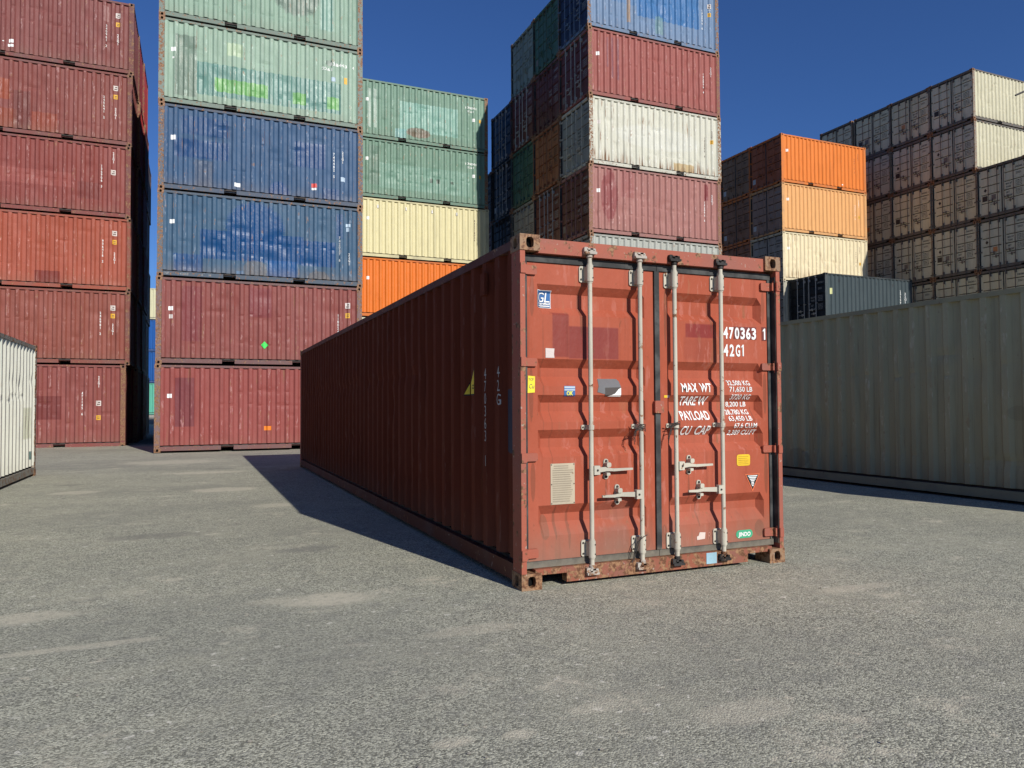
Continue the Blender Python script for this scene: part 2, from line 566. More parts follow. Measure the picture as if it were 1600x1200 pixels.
GRID = (2.02, 1.60, 1.18, 0.76)
def gridleaf_mesh(H, k):
    """door of flat panels parted by narrow pressed grooves; slot 1 carries the stencilled figures"""
    l, r, ga, gb = LEAVES[k]
    zt, zb = H - 0.188, 0.190
    mb = MB()
    zs = [(zt, 0)]
    for g in GRID: zs += [(g + 0.034, 0), (g + 0.020, 0.034), (g - 0.014, 0.034), (g - 0.020, 0)]
    zs.append((zb, 0))
    um = (ga + gb) / 2
    us = [l, ga - 0.02, ga + 0.02, um - 0.012, um - 0.004, um + 0.004, um + 0.012, gb - 0.02, gb + 0.02, r]
    vs = []
    for z, d in zs:
        for j, u in enumerate(us):
            dd = d if 2 <= j <= 7 else 0
            vs.append(D(u, LEAF_W - dd, z))
    n = len(us)
    for i in range(len(zs) - 1):
        fl = zs[i][1] > 0 and zs[i + 1][1] > 0
        for j in range(n - 1):
            mb.add([vs[i * n + j], vs[(i + 1) * n + j], vs[(i + 1) * n + j + 1], vs[i * n + j + 1]], [(0, 1, 2, 3)], 2 if fl and 2 <= j <= 6 else 0)
    mb.prism([(l, zb), (r, zb), (r, zt), (l, zt)], lambda q: D(q[0], LEAF_W - 0.064, q[1]), lambda q: D(q[0], LEAF_W - 0.068, q[1]))
    for (a0, b0, a1, b1) in ((l, zb, r, zb), (r, zb, r, zt), (r, zt, l, zt), (l, zt, l, zb)):
        mb.add([D(a0, LEAF_W, b0), D(a1, LEAF_W, b1), D(a1, LEAF_W - 0.066, b1), D(a0, LEAF_W - 0.066, b0)], [(0, 1, 2, 3)])
    if k == 1:
        d = Decal('flat'); d.flat_w = LEAF_W; d.mb = mb
        for t, a, z_, h, w_ in (('240385 1', 1.86, 2.13, .085, .42), ('22G1', 1.90, 1.83, .095, .24), ('MAX WT', 1.42, 1.42, .085, .30), ('TARE', 1.42, 1.27, .085, .24), ('NET', 1.42, 1.01, .085, .18), ('CU CAP', 1.42, .85, .085, .30)):
            d.text(t, a, z_, h, w_, bold=0.02, m=1)
        for i, t in enumerate(('30,480 KG', '67,200 LB', '2,230 KG', '4,920 LB')):
            d.text(t, 1.88, 1.48 - i * 0.078, 0.055, 0.30, bold=0.015, m=1)
        for i, t in enumerate(('28,250 KG', '62,280 LB', '33.2 CU.M', '1,172 CU.FT')):
            d.text(t, 1.88, 1.06 - i * 0.075, 0.055, 0.30, bold=0.015, m=1)
    return mb.mesh('door', 3, fixn=False)

def box_d(mb, u0, u1, w0, w1, z0, z1, m=0):
    a = D(u0, w0, z0); b = D(u1, w1, z1)
    mb.box(a[0], b[0], a[1], b[1], a[2], b[2], m)

def rounded(u0, u1, z0, z1, r, n=4):
    pts = []
    for cx, cz, a0 in ((u1 - r, z1 - r, 0), (u0 + r, z1 - r, 90), (u0 + r, z0 + r, 180), (u1 - r, z0 + r, 270)):
        for i in range(n + 1):
            t = math.radians(a0 + 90 * i / n)
            pts.append((cx + r * math.cos(t), cz + r * math.sin(t)))
    return pts

def plate_d(mb, poly, w0, w1, m=0):
    mb.prism(poly, lambda q: D(q[0], w0, q[1]), lambda q: D(q[0], w1, q[1]), m)

ROD_U = (0.585, 1.030, 1.355, 1.812)
ROD_W = -0.014
def gasket_mesh(H, k):
    mb = MB()
    l, r, ga, gb = LEAVES[k]
    zt, zb = H - 0.188, 0.190
    w0, w1 = LEAF_W - 0.03, LEAF_W + 0.014
    box_d(mb, l - 0.03 if k == 0 else l - 0.022, r + 0.024 if k == 0 else r + 0.03, w0, w1, zt + 0.002, zt + 0.050)
    box_d(mb, l - 0.03 if k == 0 else l - 0.022, r + 0.024 if k == 0 else r + 0.03, w0, w1, zb - 0.048, zb - 0.002)
    if k == 0: box_d(mb, l - 0.03, l - 0.002, w0, w1 - 0.004, zb, zt)
    else: box_d(mb, r + 0.002, r + 0.036, w0, w1 - 0.004, zb, zt)
    box_d(mb, *((0.0455, 0.0495) if k == 0 else (WD - 0.0495, WD - 0.0455)), -0.119, -0.016, zb - 0.03, zt + 0.02)  # black strip added on the post's inner face for its shade
    if k == 1: box_d(mb, l - 0.048, l - 0.002, w0, w1 + 0.004, zb + 0.002, zt)
    return mb.mesh('door_gasket', 1)

def rod_mesh(H, i):
    mb = MB()
    u = ROD_U[i]
    P = lambda z: D(u, ROD_W, z)
    mb.tube([P(0.125), P(H - 0.125)], 0.0175, 12, 0)
    for zc, h in ((H - 0.255, 0.062), (0.255, 0.062)):              # bearing sleeves with their back plates
        mb.tube([P(zc - h - 0.012), P(zc - h), P(zc - h), P(zc + h), P(zc + h), P(zc + h + 0.012)], [0.021, 0.021, 0.027, 0.027, 0.021, 0.021], 14, 0)
        plate_d(mb, rounded(u - 0.062, u + 0.046, zc - h, zc + h, 0.016), LEAF_W - 0.002, LEAF_W + 0.012, 0)
        box_d(mb, u - 0.026, u + 0.026, LEAF_W + 0.010, ROD_W, zc - h + 0.01, zc + h - 0.01, 0)
        for dz in (-0.035, 0.035):
            mb.tube([D(u + 0.014, ROD_W + 0.021, zc + dz), D(u + 0.014, ROD_W + 0.0275, zc + dz)], 0.0055, 8, 1)
            mb.tube([D(u - 0.046, LEAF_W + 0.010, zc + dz * 1.15), D(u - 0.046, LEAF_W + 0.017, zc + dz * 1.15)], 0.008, 8, 1)
    plate_d(mb, rounded(u - 0.052, u + 0.046, 1.150, 1.186, 0.010), LEAF_W - 0.050, LEAF_W + 0.012, 0)   # middle guide strap
    mb.tube([P(1.150), P(1.186)], 0.024, 12, 0)
    box_d(mb, u - 0.022, u + 0.022, LEAF_W, ROD_W, 1.152, 1.184, 0)
    for du in (-0.040, 0.036):
        mb.tube([D(u + du, LEAF_W + 0.010, 1.168), D(u + du, LEAF_W + 0.018, 1.168)], 0.007, 8, 1)
    for zc, s in ((H - 0.090, 1), (0.090, -1)):                     # cam and keeper at both ends
        mb.tube([P(zc - 0.050 * s), P(zc - 0.044 * s), P(zc - 0.018 * s)], [0.019, 0.025, 0.021], 12, 2)
        for du, dw, a, b in ((-0.040, 0.004, 0.020, 0.030), (0.004, 0.012, 0.016, 0.024), (0.034, 0.002, 0.014, 0.020)):
            plate_d(mb, rounded(u + du - a * .8, u + du + a * .8, zc - 0.012 - (0.006 if s > 0 else 0.012), zc + b, 0.006, 2), -0.024, 0.004 + dw, 2)
        plate_d(mb, rounded(u - 0.055, u + 0.048, zc - 0.022, zc - 0.002, 0.006, 2), -0.022, 0.020, 2)
        plate_d(mb, rounded(u - 0.030, u + 0.036, zc + 0.010, zc + 0.022, 0.004, 2), -0.022, 0.016, 2)
    return mb.mesh('lock_rod', 3, smooth=False)

HANDLES = [(0, 0.845, 1, 0.745, 0.950), (1, 0.645, -1, 0.842, 0.680), (2, 0.850, 1, 1.518, 1.712), (3, 0.645, -1, 1.612, 1.472)]
def handle_mesh(i):
    ri, z, s, hub, tip = HANDLES[i]
    u = ROD_U[ri]
    mb = MB()
    u0 = u + s * 0.012; u1 = u + s * 0.062
    box_d(mb, min(u0, u1), max(u0, u1), ROD_W - 0.014, ROD_W + 0.026, z - 0.034, z + 0.034, 0)       # hinge block
    mb.tube([D(u + s * 0.040, ROD_W + 0.026, z), D(u + s * 0.040, ROD_W + 0.032, z)], 0.008, 8, 1)
    def bar(a, b, h0, h1, w0, w1, t, dz0=0.0, dz1=0.0):
        pts = []
        for (uu, hh, ww, dz) in ((a, h0, w0, dz0), (b, h1, w1, dz1)):
            pts += [D(uu, ww, z + dz - hh), D(uu, ww, z + dz + hh), D(uu, ww + t, z + dz + hh), D(uu, ww + t, z + dz - hh)]
        mb.add(pts, [(0, 1, 2, 3), (4, 7, 6, 5), (0, 4, 5, 1), (1, 5, 6, 2), (2, 6, 7, 3), (3, 7, 4, 0)], 0)
    bar(u + s * 0.058, hub - s * 0.02, 0.019, 0.016, ROD_W - 0.006, LEAF_W + 0.034, 0.014, 0.0, 0.002)
    bar(hub - s * 0.025, hub + s * 0.045, 0.015, 0.010, LEAF_W + 0.034, LEAF_W + 0.040, 0.014, 0.002, -0.006)
    bar(hub + s * 0.040, tip, 0.011, 0.008, LEAF_W + 0.038, LEAF_W + 0.052, 0.016, -0.006, -0.002)
    plate_d(mb, rounded(hub - 0.021, hub + 0.021, z - 0.078, z + 0.078, 0.020), LEAF_W - 0.001, LEAF_W + 0.010, 0)   # catch plate
    plate_d(mb, rounded(hub - 0.019, hub + 0.019, z + 0.016, z + 0.052, 0.012), LEAF_W + 0.010, LEAF_W + 0.058, 0)
    plate_d(mb, rounded(hub - 0.019, hub + 0.012, z - 0.048, z - 0.026, 0.006), LEAF_W + 0.010, LEAF_W + 0.054, 0)
    for dz in (-0.060, 0.060):
        mb.tube([D(hub, LEAF_W + 0.009, z + dz), D(hub, LEAF_W + 0.017, z + dz)], 0.010, 8, 1)
    return mb.mesh('door_handle', 2)

def hinge_mesh(k, j, H):
    zc = (H - 0.250, 1.655, 0.955, 0.250)[j]
    mb = MB()
    s = (lambda u: u) if k == 0 else (lambda u: WD - u)
    h = 0.030 if j in (1, 2) else 0.034
    pl = rounded(0.052, 0.162, zc - h, zc + h, 0.014)
    plate_d(mb, [(s(a), b) for a, b in pl], LEAF_W + 0.001, LEAF_W + 0.022, 0)
    box_d(mb, s(0.030), s(0.066), LEAF_W, LEAF_W + 0.050, zc - h, zc + h, 0)
    mb.tube([D(s(0.040), LEAF_W + 0.046, zc - h - 0.02), D(s(0.040), LEAF_W + 0.046, zc + h + 0.02)], 0.012, 10, 0)
    box_d(mb, s(0.006), s(0.046), LEAF_W + 0.01, LEAF_W + 0.082, zc - h - 0.004, zc + h + 0.004, 0)
    return mb.mesh('hinge', 1)

# ------------------------------------------------------------------ lettering and stickers that follow a surface
_txt = {}
def text_bm(s, bold=0.0, shear=0.0):
    """flat triangulated letters, cap height 1, start at x=0 baseline 0; returns (verts, faces, width)"""
    key = (s, bold, shear)
    if key in _txt:
        return _txt[key]
    cu = bpy.data.curves.new('letters', 'FONT')
    cu.body = s
    cu.size = 1.0
    cu.offset = bold
    cu.shear = shear
    cu.resolution_u = 3
    cu.fill_mode = 'FRONT'
    o = bpy.data.objects.new('letters', cu)
    COL.objects.link(o)
    dg = bpy.context.evaluated_depsgraph_get()
    me = bpy.data.meshes.new_from_object(o.evaluated_get(dg))
    COL.objects.unlink(o)
    bpy.data.objects.remove(o); bpy.data.curves.remove(cu)
    k = 1 / 0.729
    vs = [(v.co.x * k, v.co.y * k) for v in me.vertices]
    fs = [tuple(p.vertices) for p in me.polygons]
    bpy.data.meshes.remove(me)
    if vs:
        x0 = min(v[0] for v in vs); vs = [(x - x0, y) for x, y in vs]
        w = max(v[0] for v in vs)
    else:
        w = 0.3
    _txt[key] = (vs, fs, w)
    return _txt[key]

def cut_mesh(vs2, fs, ucuts=(), zcuts=()):
    bm = bmesh.new()
    bv = [bm.verts.new((a, b, 0)) for a, b in vs2]
    for f in fs:
        try: bm.faces.new([bv[i] for i in f])
        except ValueError: pass
    us = [v.co.x for v in bm.verts]; zs = [v.co.y for v in bm.verts]
    for c in ucuts:
        if min(us) < c < max(us):
            bmesh.ops.bisect_plane(bm, geom=bm.verts[:] + bm.edges[:] + bm.faces[:], plane_co=(c, 0, 0), plane_no=(1, 0, 0))
    for c in zcuts:
        if min(zs) < c < max(zs):
            bmesh.ops.bisect_plane(bm, geom=bm.verts[:] + bm.edges[:] + bm.faces[:], plane_co=(0, c, 0), plane_no=(0, 1, 0))
    bm.verts.index_update()
    out = [(v.co.x, v.co.y) for v in bm.verts]
    of = [tuple(v.index for v in f.verts) for f in bm.faces]
    bm.free()
    return out, of

DOOR_ZC = sorted(z for g in GROOVES for z in g)
DOOR_UC = sorted(q for l in LEAVES.values() for q in (l[2], l[2] + 0.045, l[3] - 0.045, l[3]))
class Decal:
    """collects flat shapes laid on a door end or a wall"""
    def __init__(s, surf, L=S20, side=0, off=0.003):
        s.surf, s.side, s.off, s.mb = surf, side, off, MB()
        s.pts = profile_x(L) if surf == 'wall' else None
        s.L = L
    def put(s, vs2, fs, m=0, lift=0.0):
        if s.surf == 'door':
            v, f = cut_mesh(vs2, fs, DOOR_UC, DOOR_ZC)
            s.mb.add([D(a, leaf_w(a, b) + s.off + lift, b) for a, b in v], f, m)
        elif s.surf == 'flat':
            s.mb.add([D(a, s.flat_w + s.off + lift, b) for a, b in vs2], fs, m)
        else:
            ucut = [q[0] for q in s.pts]
            if s.side == 1: ucut = [s.L - q for q in ucut]
            v, f = cut_mesh(vs2, fs, ucut, ())
            out = []
            for a, b in v:
                if s.side == 0: out.append((a, depth_at(s.pts, a) - s.off - lift, b))
                else: out.append((s.L - a, WD - depth_at(s.pts, s.L - a) + s.off + lift, b))
            s.mb.add(out, f, m)
    def rect(s, a0, a1, z0, z1, m=0, lift=0.0):
        s.put([(a0, z0), (a1, z0), (a1, z1), (a0, z1)], [(0, 1, 2, 3)], m, lift)
    def poly(s, pts, m=0, lift=0.0):
        s.put(pts, [tuple(range(len(pts)))], m, lift)
    def text(s, t, a, z, h, w=None, sx=0.62, bold=0.0, shear=0.0, m=0, lift=0.0, rot=0.0):
        if t == '1':
            vs, fs, tw = [(0.16, 0), (0.36, 0), (0.36, 1), (0.20, 1), (0.0, 0.84), (0.0, 0.70), (0.16, 0.80)], [(0, 1, 2, 3, 6), (3, 4, 5, 6)], 0.36
        else:
            vs, fs, tw = text_bm(t, bold, shear)
        k = (w / tw) if w else h * sx
        c, sn = math.cos(rot), math.sin(rot)
        s.put([(a + x * k * c - y * h * sn, z + x * k * sn + y * h * c) for x, y in vs], fs, m, lift)
    def stack(s, t, a, ztop, h, step, sx=0.6, bold=0.01, m=0):
        for i, ch in enumerate(t):
            if ch == ' ': continue
            vs, fs, tw = text_bm(ch, bold)
            k = h * sx
            s.put([(a + (x - tw / 2) * k, ztop - i * step - h + y * h) for x, y in vs], fs, m)
    def build(s, name, parent, mats):
        return part(name, s.mb.mesh(name, len(mats), fixn=False), parent, mats)

WHITE = flat('white_lettering', (0.82, 0.82, 0.79), 0.6)
BLACK = flat('black_lettering', (0.012, 0.012, 0.013), 0.6)
GREYL = flat('dull_grey_lettering', (0.30, 0.30, 0.29), 0.6)
YELLOW = flat('yellow_label', (0.75, 0.48, 0.02), 0.5)
CASTM = frame_paint('rusty_casting', (0.24, 0.13, 0.075), 3.0, 0.75)
ROOFM = flat('roof_steel', (0.16, 0.13, 0.11), 0.7)
FLOORM = flat('underfloor', (0.05, 0.04, 0.035), 0.8)
def gasket_mat():
    n = NT('rubber_gasket')
    p, x, y, z = n.coords(2.2)
    c = n.mix(n.step(n.noise(p, 7, 5), 0.40, 0.70), (0.030, 0.031, 0.031), (0.075, 0.077, 0.074))
    low = n.math('SUBTRACT', 1.0, n.step(n.math('ADD', z, n.math('MULTIPLY', n.noise(n.scaled(p, 9, 9, 9), 1.0, 5, 0.65), 0.16)), 0.22, 0.34))
    c = n.mix(n.math('MULTIPLY', low, 0.85), c, n.mix(n.noise(p, 22, 4), (0.12, 0.10, 0.075), (0.24, 0.22, 0.17)))
    return n.done(c, 0.7, n.bump(n.noise(p, 12, 4), 0.4, 0.01), 0.25)
GASK = gasket_mat()
GALV = frame_paint('galvanised_rod', (0.46, 0.44, 0.40), 5.0, 0.14)
BOLT = flat('dark_bolt', (0.03, 0.026, 0.022), 0.6)
OLDROD = frame_paint('old_rod', (0.34, 0.335, 0.32), 5.2, 0.2)
CASTF = frame_paint('front_casting', (0.27, 0.165, 0.095), 3.6, 0.68)
GROOVE_DARK = flat('groove_floor_dark', (0.035, 0.028, 0.022), 0.9, 0.1)  # dark tone on the floors of the door grooves
CAMR = frame_paint('black_cam', (0.020, 0.017, 0.015), 6.0, 0.35)
CAMP = frame_paint('pale_cam', (0.40, 0.36, 0.31), 6.5, 0.55)

# ------------------------------------------------------------------ a container
def container(name, loc, wall, frame, label, group, L=S20, H=HS, rz=0.0, doors=False, rod=None, var=1, cat='container', post=None, detail=2, cast=None, door_mat=None, other=None, ink=None):
    """doors: door leaves at the x=0 end. wall/frame/door_mat are materials"""
    r = empty(name, loc, rz)
    tag(r, label, cat, group)
    post = post or frame
    cast = cast or CASTM
    for side in (0, 1):
        part('side_wall', cached(('wall', L, H, side, var), lambda: wall_mesh(L, H, side, var)), r, [wall if side == 0 else (other or wall)])
        part('top_rail', cached(('tr', L, H, side), lambda: toprail_mesh(L, H, side)), r, [frame])
        part('bottom_rail', cached(('br', L, side), lambda: botrail_mesh(L, H, side, L < 7)), r, [frame])
    for end in (0, 1):
        dr = doors and end == 0
        for top in (0, 1):
            part('door_header' if dr and top else 'door_sill' if dr else 'end_beam', cached(('beam', L, H, end, top, dr), lambda: beam_mesh(L, H, end, top, dr)), r, [frame])
        for side in (0, 1):
            part('corner_post', cached(('post', L, H, end, side, dr), lambda: post_mesh(L, H, end, side, dr)), r, [post])
            for top in (0, 1):
                part('corner_casting', cached(('cast', L, H, end, side, top), lambda: casting_mesh(L, H, end, side, top)), r, [cast, dark_mat()])
        if not dr:
            part('end_wall', cached(('ew', L, H, end), lambda: endwall_mesh(L, H, end)), r, [other or wall])
    part('roof', cached(('roof', L, H), lambda: roof_mesh(L, H)), r, [ROOFM])
    part('floor', cached(('floor', L), lambda: floor_mesh(L)), r, [FLOORM])
    r_doors = []
    if doors:
        rod = rod or GALV
        for k in (0, 1):
            if detail < 3:
                d = part('door', cached(('grid', H, k), lambda: gridleaf_mesh(H, k)), r, [door_mat or wall, ink or BLACK, GROOVE_DARK])
            else:
                d = part('door', cached(('leaf', H, k), lambda: leaf_mesh(H, k)), r, [door_mat or wall])
            part('gasket', cached(('gask', H, k), lambda: gasket_mesh(H, k)), d, [GASK])
            for i in (2 * k, 2 * k + 1):
                part('lock_rod', cached(('rod', H, i), lambda: rod_mesh(H, i)), d, [rod, BOLT, rod if detail < 3 else CAMP if i < 2 else CAMR])
                part('handle', cached(('handle', i), lambda: handle_mesh(i)), d, [rod, BOLT])
            for j in range(4):
                part('hinge', cached(('hinge', H, k, j), lambda: hinge_mesh(k, j, H)), d, [frame])
            r_doors.append(d)
    r['_doors'] = 0
    del r['_doors']
    return r, r_doors
# ------------------------------------------------------------------ ground
def ground_material():
    n = NT('asphalt')
    p, x, y, z = n.coords()
    grain = n.node('ShaderNodeTexVoronoi'); grain.inputs['Scale'].default_value = 118; n.put(grain.inputs['Vector'], p)
    gsep = n.node('ShaderNodeSeparateColor'); n.t.links.new(grain.outputs['Color'], gsep.inputs[0])
    g2 = n.noise(p, 70, 4, 0.7)
    c = n.mix(n.step(gsep.outputs[0], 0.0, 1.0), (0.150, 0.150, 0.122), (0.590, 0.585, 0.470))
    c = n.mix(n.math('MULTIPLY', n.step(g2, 0.50, 0.68), 0.62), c, (0.132, 0.131, 0.106))
    c = n.mix(n.math('MULTIPLY', n.step(n.noise(p, 95, 2), 0.60, 0.70), 0.6), c, (0.576, 0.572, 0.480))
    big = n.noise(n.scaled(p, 0.22, 0.35, 1), 1.0, 5)
    c = n.mix(n.math('MULTIPLY', n.step(big, 0.42, 0.66), 0.55), c, (0.256, 0.256, 0.218))
    med = n.noise(n.scaled(p, 0.8, 1.1, 1), 1.0, 5, 0.6)
    c = n.mix(n.math('MULTIPLY', n.step(med, 0.44, 0.72), 0.40), c, (0.456, 0.440, 0.344))
    c = n.mix(n.math('MULTIPLY', n.step(n.noise(p, 5.5, 4, 0.65), 0.46, 0.66), 0.30), c, (0.21, 0.208, 0.190))
    c = n.mix(n.math('MULTIPLY', n.math('MULTIPLY', n.step(n.noise(p, 15, 4), 0.625, 0.68), n.step(med, 0.40, 0.58)), 0.85), c, (0.66, 0.64, 0.55))
    # dust drifts, broken up by the grain
    br = n.noise(p, 16, 5, 0.7)
    d1 = n.noise(n.vmath('ADD', n.scaled(p, 1.5, 1.9, 1), (3.1, 8.2, 0)), 1.0, 6, 0.62)
    dm = n.math('MULTIPLY', n.step(d1, 0.565, 0.70), n.step(br, 0.36, 0.62))
    d2 = n.noise(n.vmath('ADD', n.scaled(p, 5.2, 6.5, 1), (1.7, 2.2, 0)), 1.0, 5, 0.6)
    dm = n.math('MAXIMUM', dm, n.math('MULTIPLY', n.step(d2, 0.635, 0.70), n.step(br, 0.40, 0.55)))
    wob = n.math('MULTIPLY', n.math('SUBTRACT', n.noise(p, 3.2, 5), 0.5), 1.9)
    for (cx, cy, rx, ry, st) in ((0.90, 5.27, 0.34, 0.20, 0.95), (0.62, 5.36, 0.3, 0.11, 0.5), (-1.05, 5.6, 0.45, 0.16, 0.75), (0.45, 12.95, 0.55, 0.35, 0.8), (-1.75, 13.5, 0.4, 0.3, 0.7), (-0.6, 4.8, 0.5, 0.06, 0.7), (0.95, 2.84, 0.10, 0.05, 0.9),
                             (1.22, 2.80, 0.08, 0.05, 0.8), (4.4, 4.0, 0.4, 0.1, 0.6), (1.66, 2.91, 0.15, 0.06, 0.6), (1.55, 4.2, 0.35, 0.1, 0.45), (2.2, 2.6, 0.3, 0.12, 0.5), (0.2, 16.5, 0.9, 0.35, 0.7), (-0.5, 20.0, 1.2, 0.8, 0.6), (1.0, 10.6, .35, .2, .6)):
        dx = n.math('DIVIDE', n.math('SUBTRACT', x, cx), rx); dy = n.math('DIVIDE', n.math('SUBTRACT', y, cy), ry)
        r = n.math('ADD', n.math('ADD', n.math('MULTIPLY', dx, dx), n.math('MULTIPLY', dy, dy)), wob)
        dm = n.math('MAXIMUM', dm, n.math('MULTIPLY', n.math('SUBTRACT', 1.0, n.step(r, 0.25, 1.3)), n.math('MULTIPLY', n.step(br, 0.24, 0.55), st)))
    c = n.mix(n.math('MULTIPLY', dm, 0.8), c, (0.60, 0.555, 0.44))
    # oil and damp spots
    om = None
    for (cx, cy, rx, ry) in ((0.98, 7.2, 0.30, 0.14), (-0.4, 8.6, .5, .2), (0.5, 17.4, 0.35, 0.2), (-2.0, 14.9, .25, .12)):
        dx = n.math('DIVIDE', n.math('SUBTRACT', x, cx), rx); dy = n.math('DIVIDE', n.math('SUBTRACT', y, cy), ry)
        r = n.math('ADD', n.math('ADD', n.math('MULTIPLY', dx, dx), n.math('MULTIPLY', dy, dy)), wob)
        k = n.math('SUBTRACT', 1.0, n.step(r, 0.3, 1.3))
        om = k if om is None else n.math('MAXIMUM', om, k)
    c = n.mix(n.math('MULTIPLY', om, 0.45), c, (0.17, 0.168, 0.158))
    fl = n.math('MULTIPLY', n.step(n.noise(n.scaled(p, 7, 9, 1), 1.0, 5, 0.7), 0.66, 0.73), n.step(n.noise(p, 28, 3), 0.42, 0.58))
    c = n.mix(n.math('MULTIPLY', fl, 0.75), c, (0.70, 0.665, 0.54))
    c = n.mix(1.0, c, (1.01, 1.0, 0.965), 'MULTIPLY')
    h = n.math('ADD', n.math('MULTIPLY', grain.outputs['Distance'], -1.0), n.math('MULTIPLY', g2, 1.4))
    nb = n.bump(h, 0.6, 0.005)
    nb = n.bump(n.noise(p, 1.2, 4), 0.25, 0.05, nb)
    return n.done(c, 0.9, nb, 0.15)

gm = MB()
gm.add([(-600, -300, 0), (900, -300, 0), (900, 1200, 0), (-600, 1200, 0)], [(0, 1, 2, 3)])
tag(part('ground', gm.mesh('ground', 1), None, [ground_material()]), kind='structure')

rnd = random.Random(5)
pb = MB()
for _ in range(420):
    yy = 1.6 + rnd.random() ** 1.7 * 11
    xx = rnd.uniform(-0.55, 1.3) * yy
    if 2.1 < xx < 4.7 and yy > 4.8: continue
    r_ = rnd.choice((0.003, 0.004, 0.005, 0.007)) * rnd.uniform(0.7, 1.3)
    vs = []
    for (a, b, c_) in ((1, 0, 0), (-1, 0, 0), (0, 1, 0), (0, -1, 0), (0, 0, 1), (0, 0, -1)):
        k = rnd.uniform(0.7, 1.3) * r_
        vs.append((xx + a * k * 1.2, yy + b * k, 0.002 + max(-0.002, c_ * k * 0.8 + r_ * 0.4)))
    pb.add(vs, [(0, 2, 4), (2, 1, 4), (1, 3, 4), (3, 0, 4), (2, 0, 5), (1, 2, 5), (3, 1, 5), (0, 3, 5)], 0)
tag(part('loose_grit', pb.mesh('loose_grit', 1), None, [flat('grit', (0.24, 0.22, 0.19), 0.9, 0.1)]), 'loose grit scattered over the grey asphalt', 'grit', kind='stuff')

# ------------------------------------------------------------------ the big red container in front
MX, MY = 2.1693, 4.9078
RED = base(184, 93, 67)
main_wall = paint('oxide_red_shaded_side', (0.135, 0.031, 0.016), 2.0, 0.12, 0.25, 0.15, 0.15, rough=0.72, spec=0.06, patches=(('sharp', 0.175, 0.38, 0.98, 1.46, (0.03, 0.05, 0.08), 0.95),))  # container red darkened: the long side's shade is put into this colour
MAR = base(142, 66, 62)
main_door = paint('oxide_red_door', RED, 4.0, 0.5, 0.6, 0.42, 0.55, axis='y', rough=0.58, streak=0.32, spec=0.14, patches=(
    ('sharp', WD - 0.437, WD - 0.299, 1.70, 2.033, MAR, 0.85), ('sharp', WD - 0.872, WD - 0.437, 1.690, 1.936, MAR, 0.92),
    ('sharp', WD - 1.790, WD - 1.506, 1.884, 1.998, base(146, 60, 56), 0.95), ('rect', WD - 1.79, WD - 1.49, 1.70, 1.88, base(150, 72, 60), 0.4),
    ('ell', WD - 0.27, WD - 0.19, 0.34, 0.52, (0.14, 0.08, 0.05), 0.55), ('rect', WD - 0.95, WD - 0.66, 0.22, 0.40, base(160, 98, 84), 0.5),
    ('ell', WD - 1.02, WD - 0.68, 0.44, 0.62, base(176, 112, 96), 0.45)) + tuple(
    ('ell', WD - u_ - w_, WD - u_ + w_, z_ - h_, z_, (0.10, 0.045, 0.026), k_) for u_, z_, h_, w_, k_ in (
    (0.545, 2.28, 0.42, 0.012, .5), (0.99, 2.28, 0.3, 0.010, .45), (1.31, 2.28, 0.5, 0.012, .5), (1.765, 2.28, 0.36, 0.011, .5), (0.13, 2.30, 0.30, 0.02, .4), (0.12, 1.62, 0.4, 0.018, .45), (0.13, 0.92, 0.3, 0.02, .45), (2.31, 2.30, 0.26, 0.018, .4), (2.32, 1.62, 0.36, 0.02, .45), (2.32, 0.92, 0.34, 0.02, .5),
    (0.32, 0.59, 0.26, 0.012, .5), (0.43, 0.59, 0.34, 0.012, .45), (0.75, 0.77, 0.2, 0.01, .45), (1.52, 0.77, 0.24, 0.01, .45), (1.62, 0.56, 0.22, 0.01, .45), (2.24, 0.36, 0.14, 0.05, .5), (1.09, 0.34, 0.14, 0.06, .4), (1.28, 0.38, 0.16, 0.03, .45), (2.2, 1.33, 0.3, 0.008, .4), (0.22, 2.0, 0.9, 0.006, .3), (0.29, 1.4, 0.6, 0.005, .3))))
main_frame = frame_paint('oxide_red_frame', base(184, 102, 80), 7.0, 0.36)
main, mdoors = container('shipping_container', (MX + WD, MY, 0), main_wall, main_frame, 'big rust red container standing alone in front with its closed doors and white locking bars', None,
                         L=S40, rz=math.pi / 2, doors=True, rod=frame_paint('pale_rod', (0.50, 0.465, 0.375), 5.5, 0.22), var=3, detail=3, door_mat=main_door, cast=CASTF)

SHADED_RAIL = frame_paint('oxide_red_shaded_rail', (0.085, 0.021, 0.012), 7.5, 0.2)  # rail red darkened in colour to match the shaded long side
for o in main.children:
    if o.name.startswith(('bottom_rail', 'top_rail')): o.material_slots[0].material = SHADED_RAIL

def sticker(parent, name, mats, fn, surf='door', L=S40, side=0, label=None, flat_w=None, off=0.003):
    d = Decal(surf, L, side, off)
    if flat_w is not None: d.flat_w = flat_w
    fn(d)
    o = d.build(name, parent, mats)
    if label: o['label'] = label
    return o

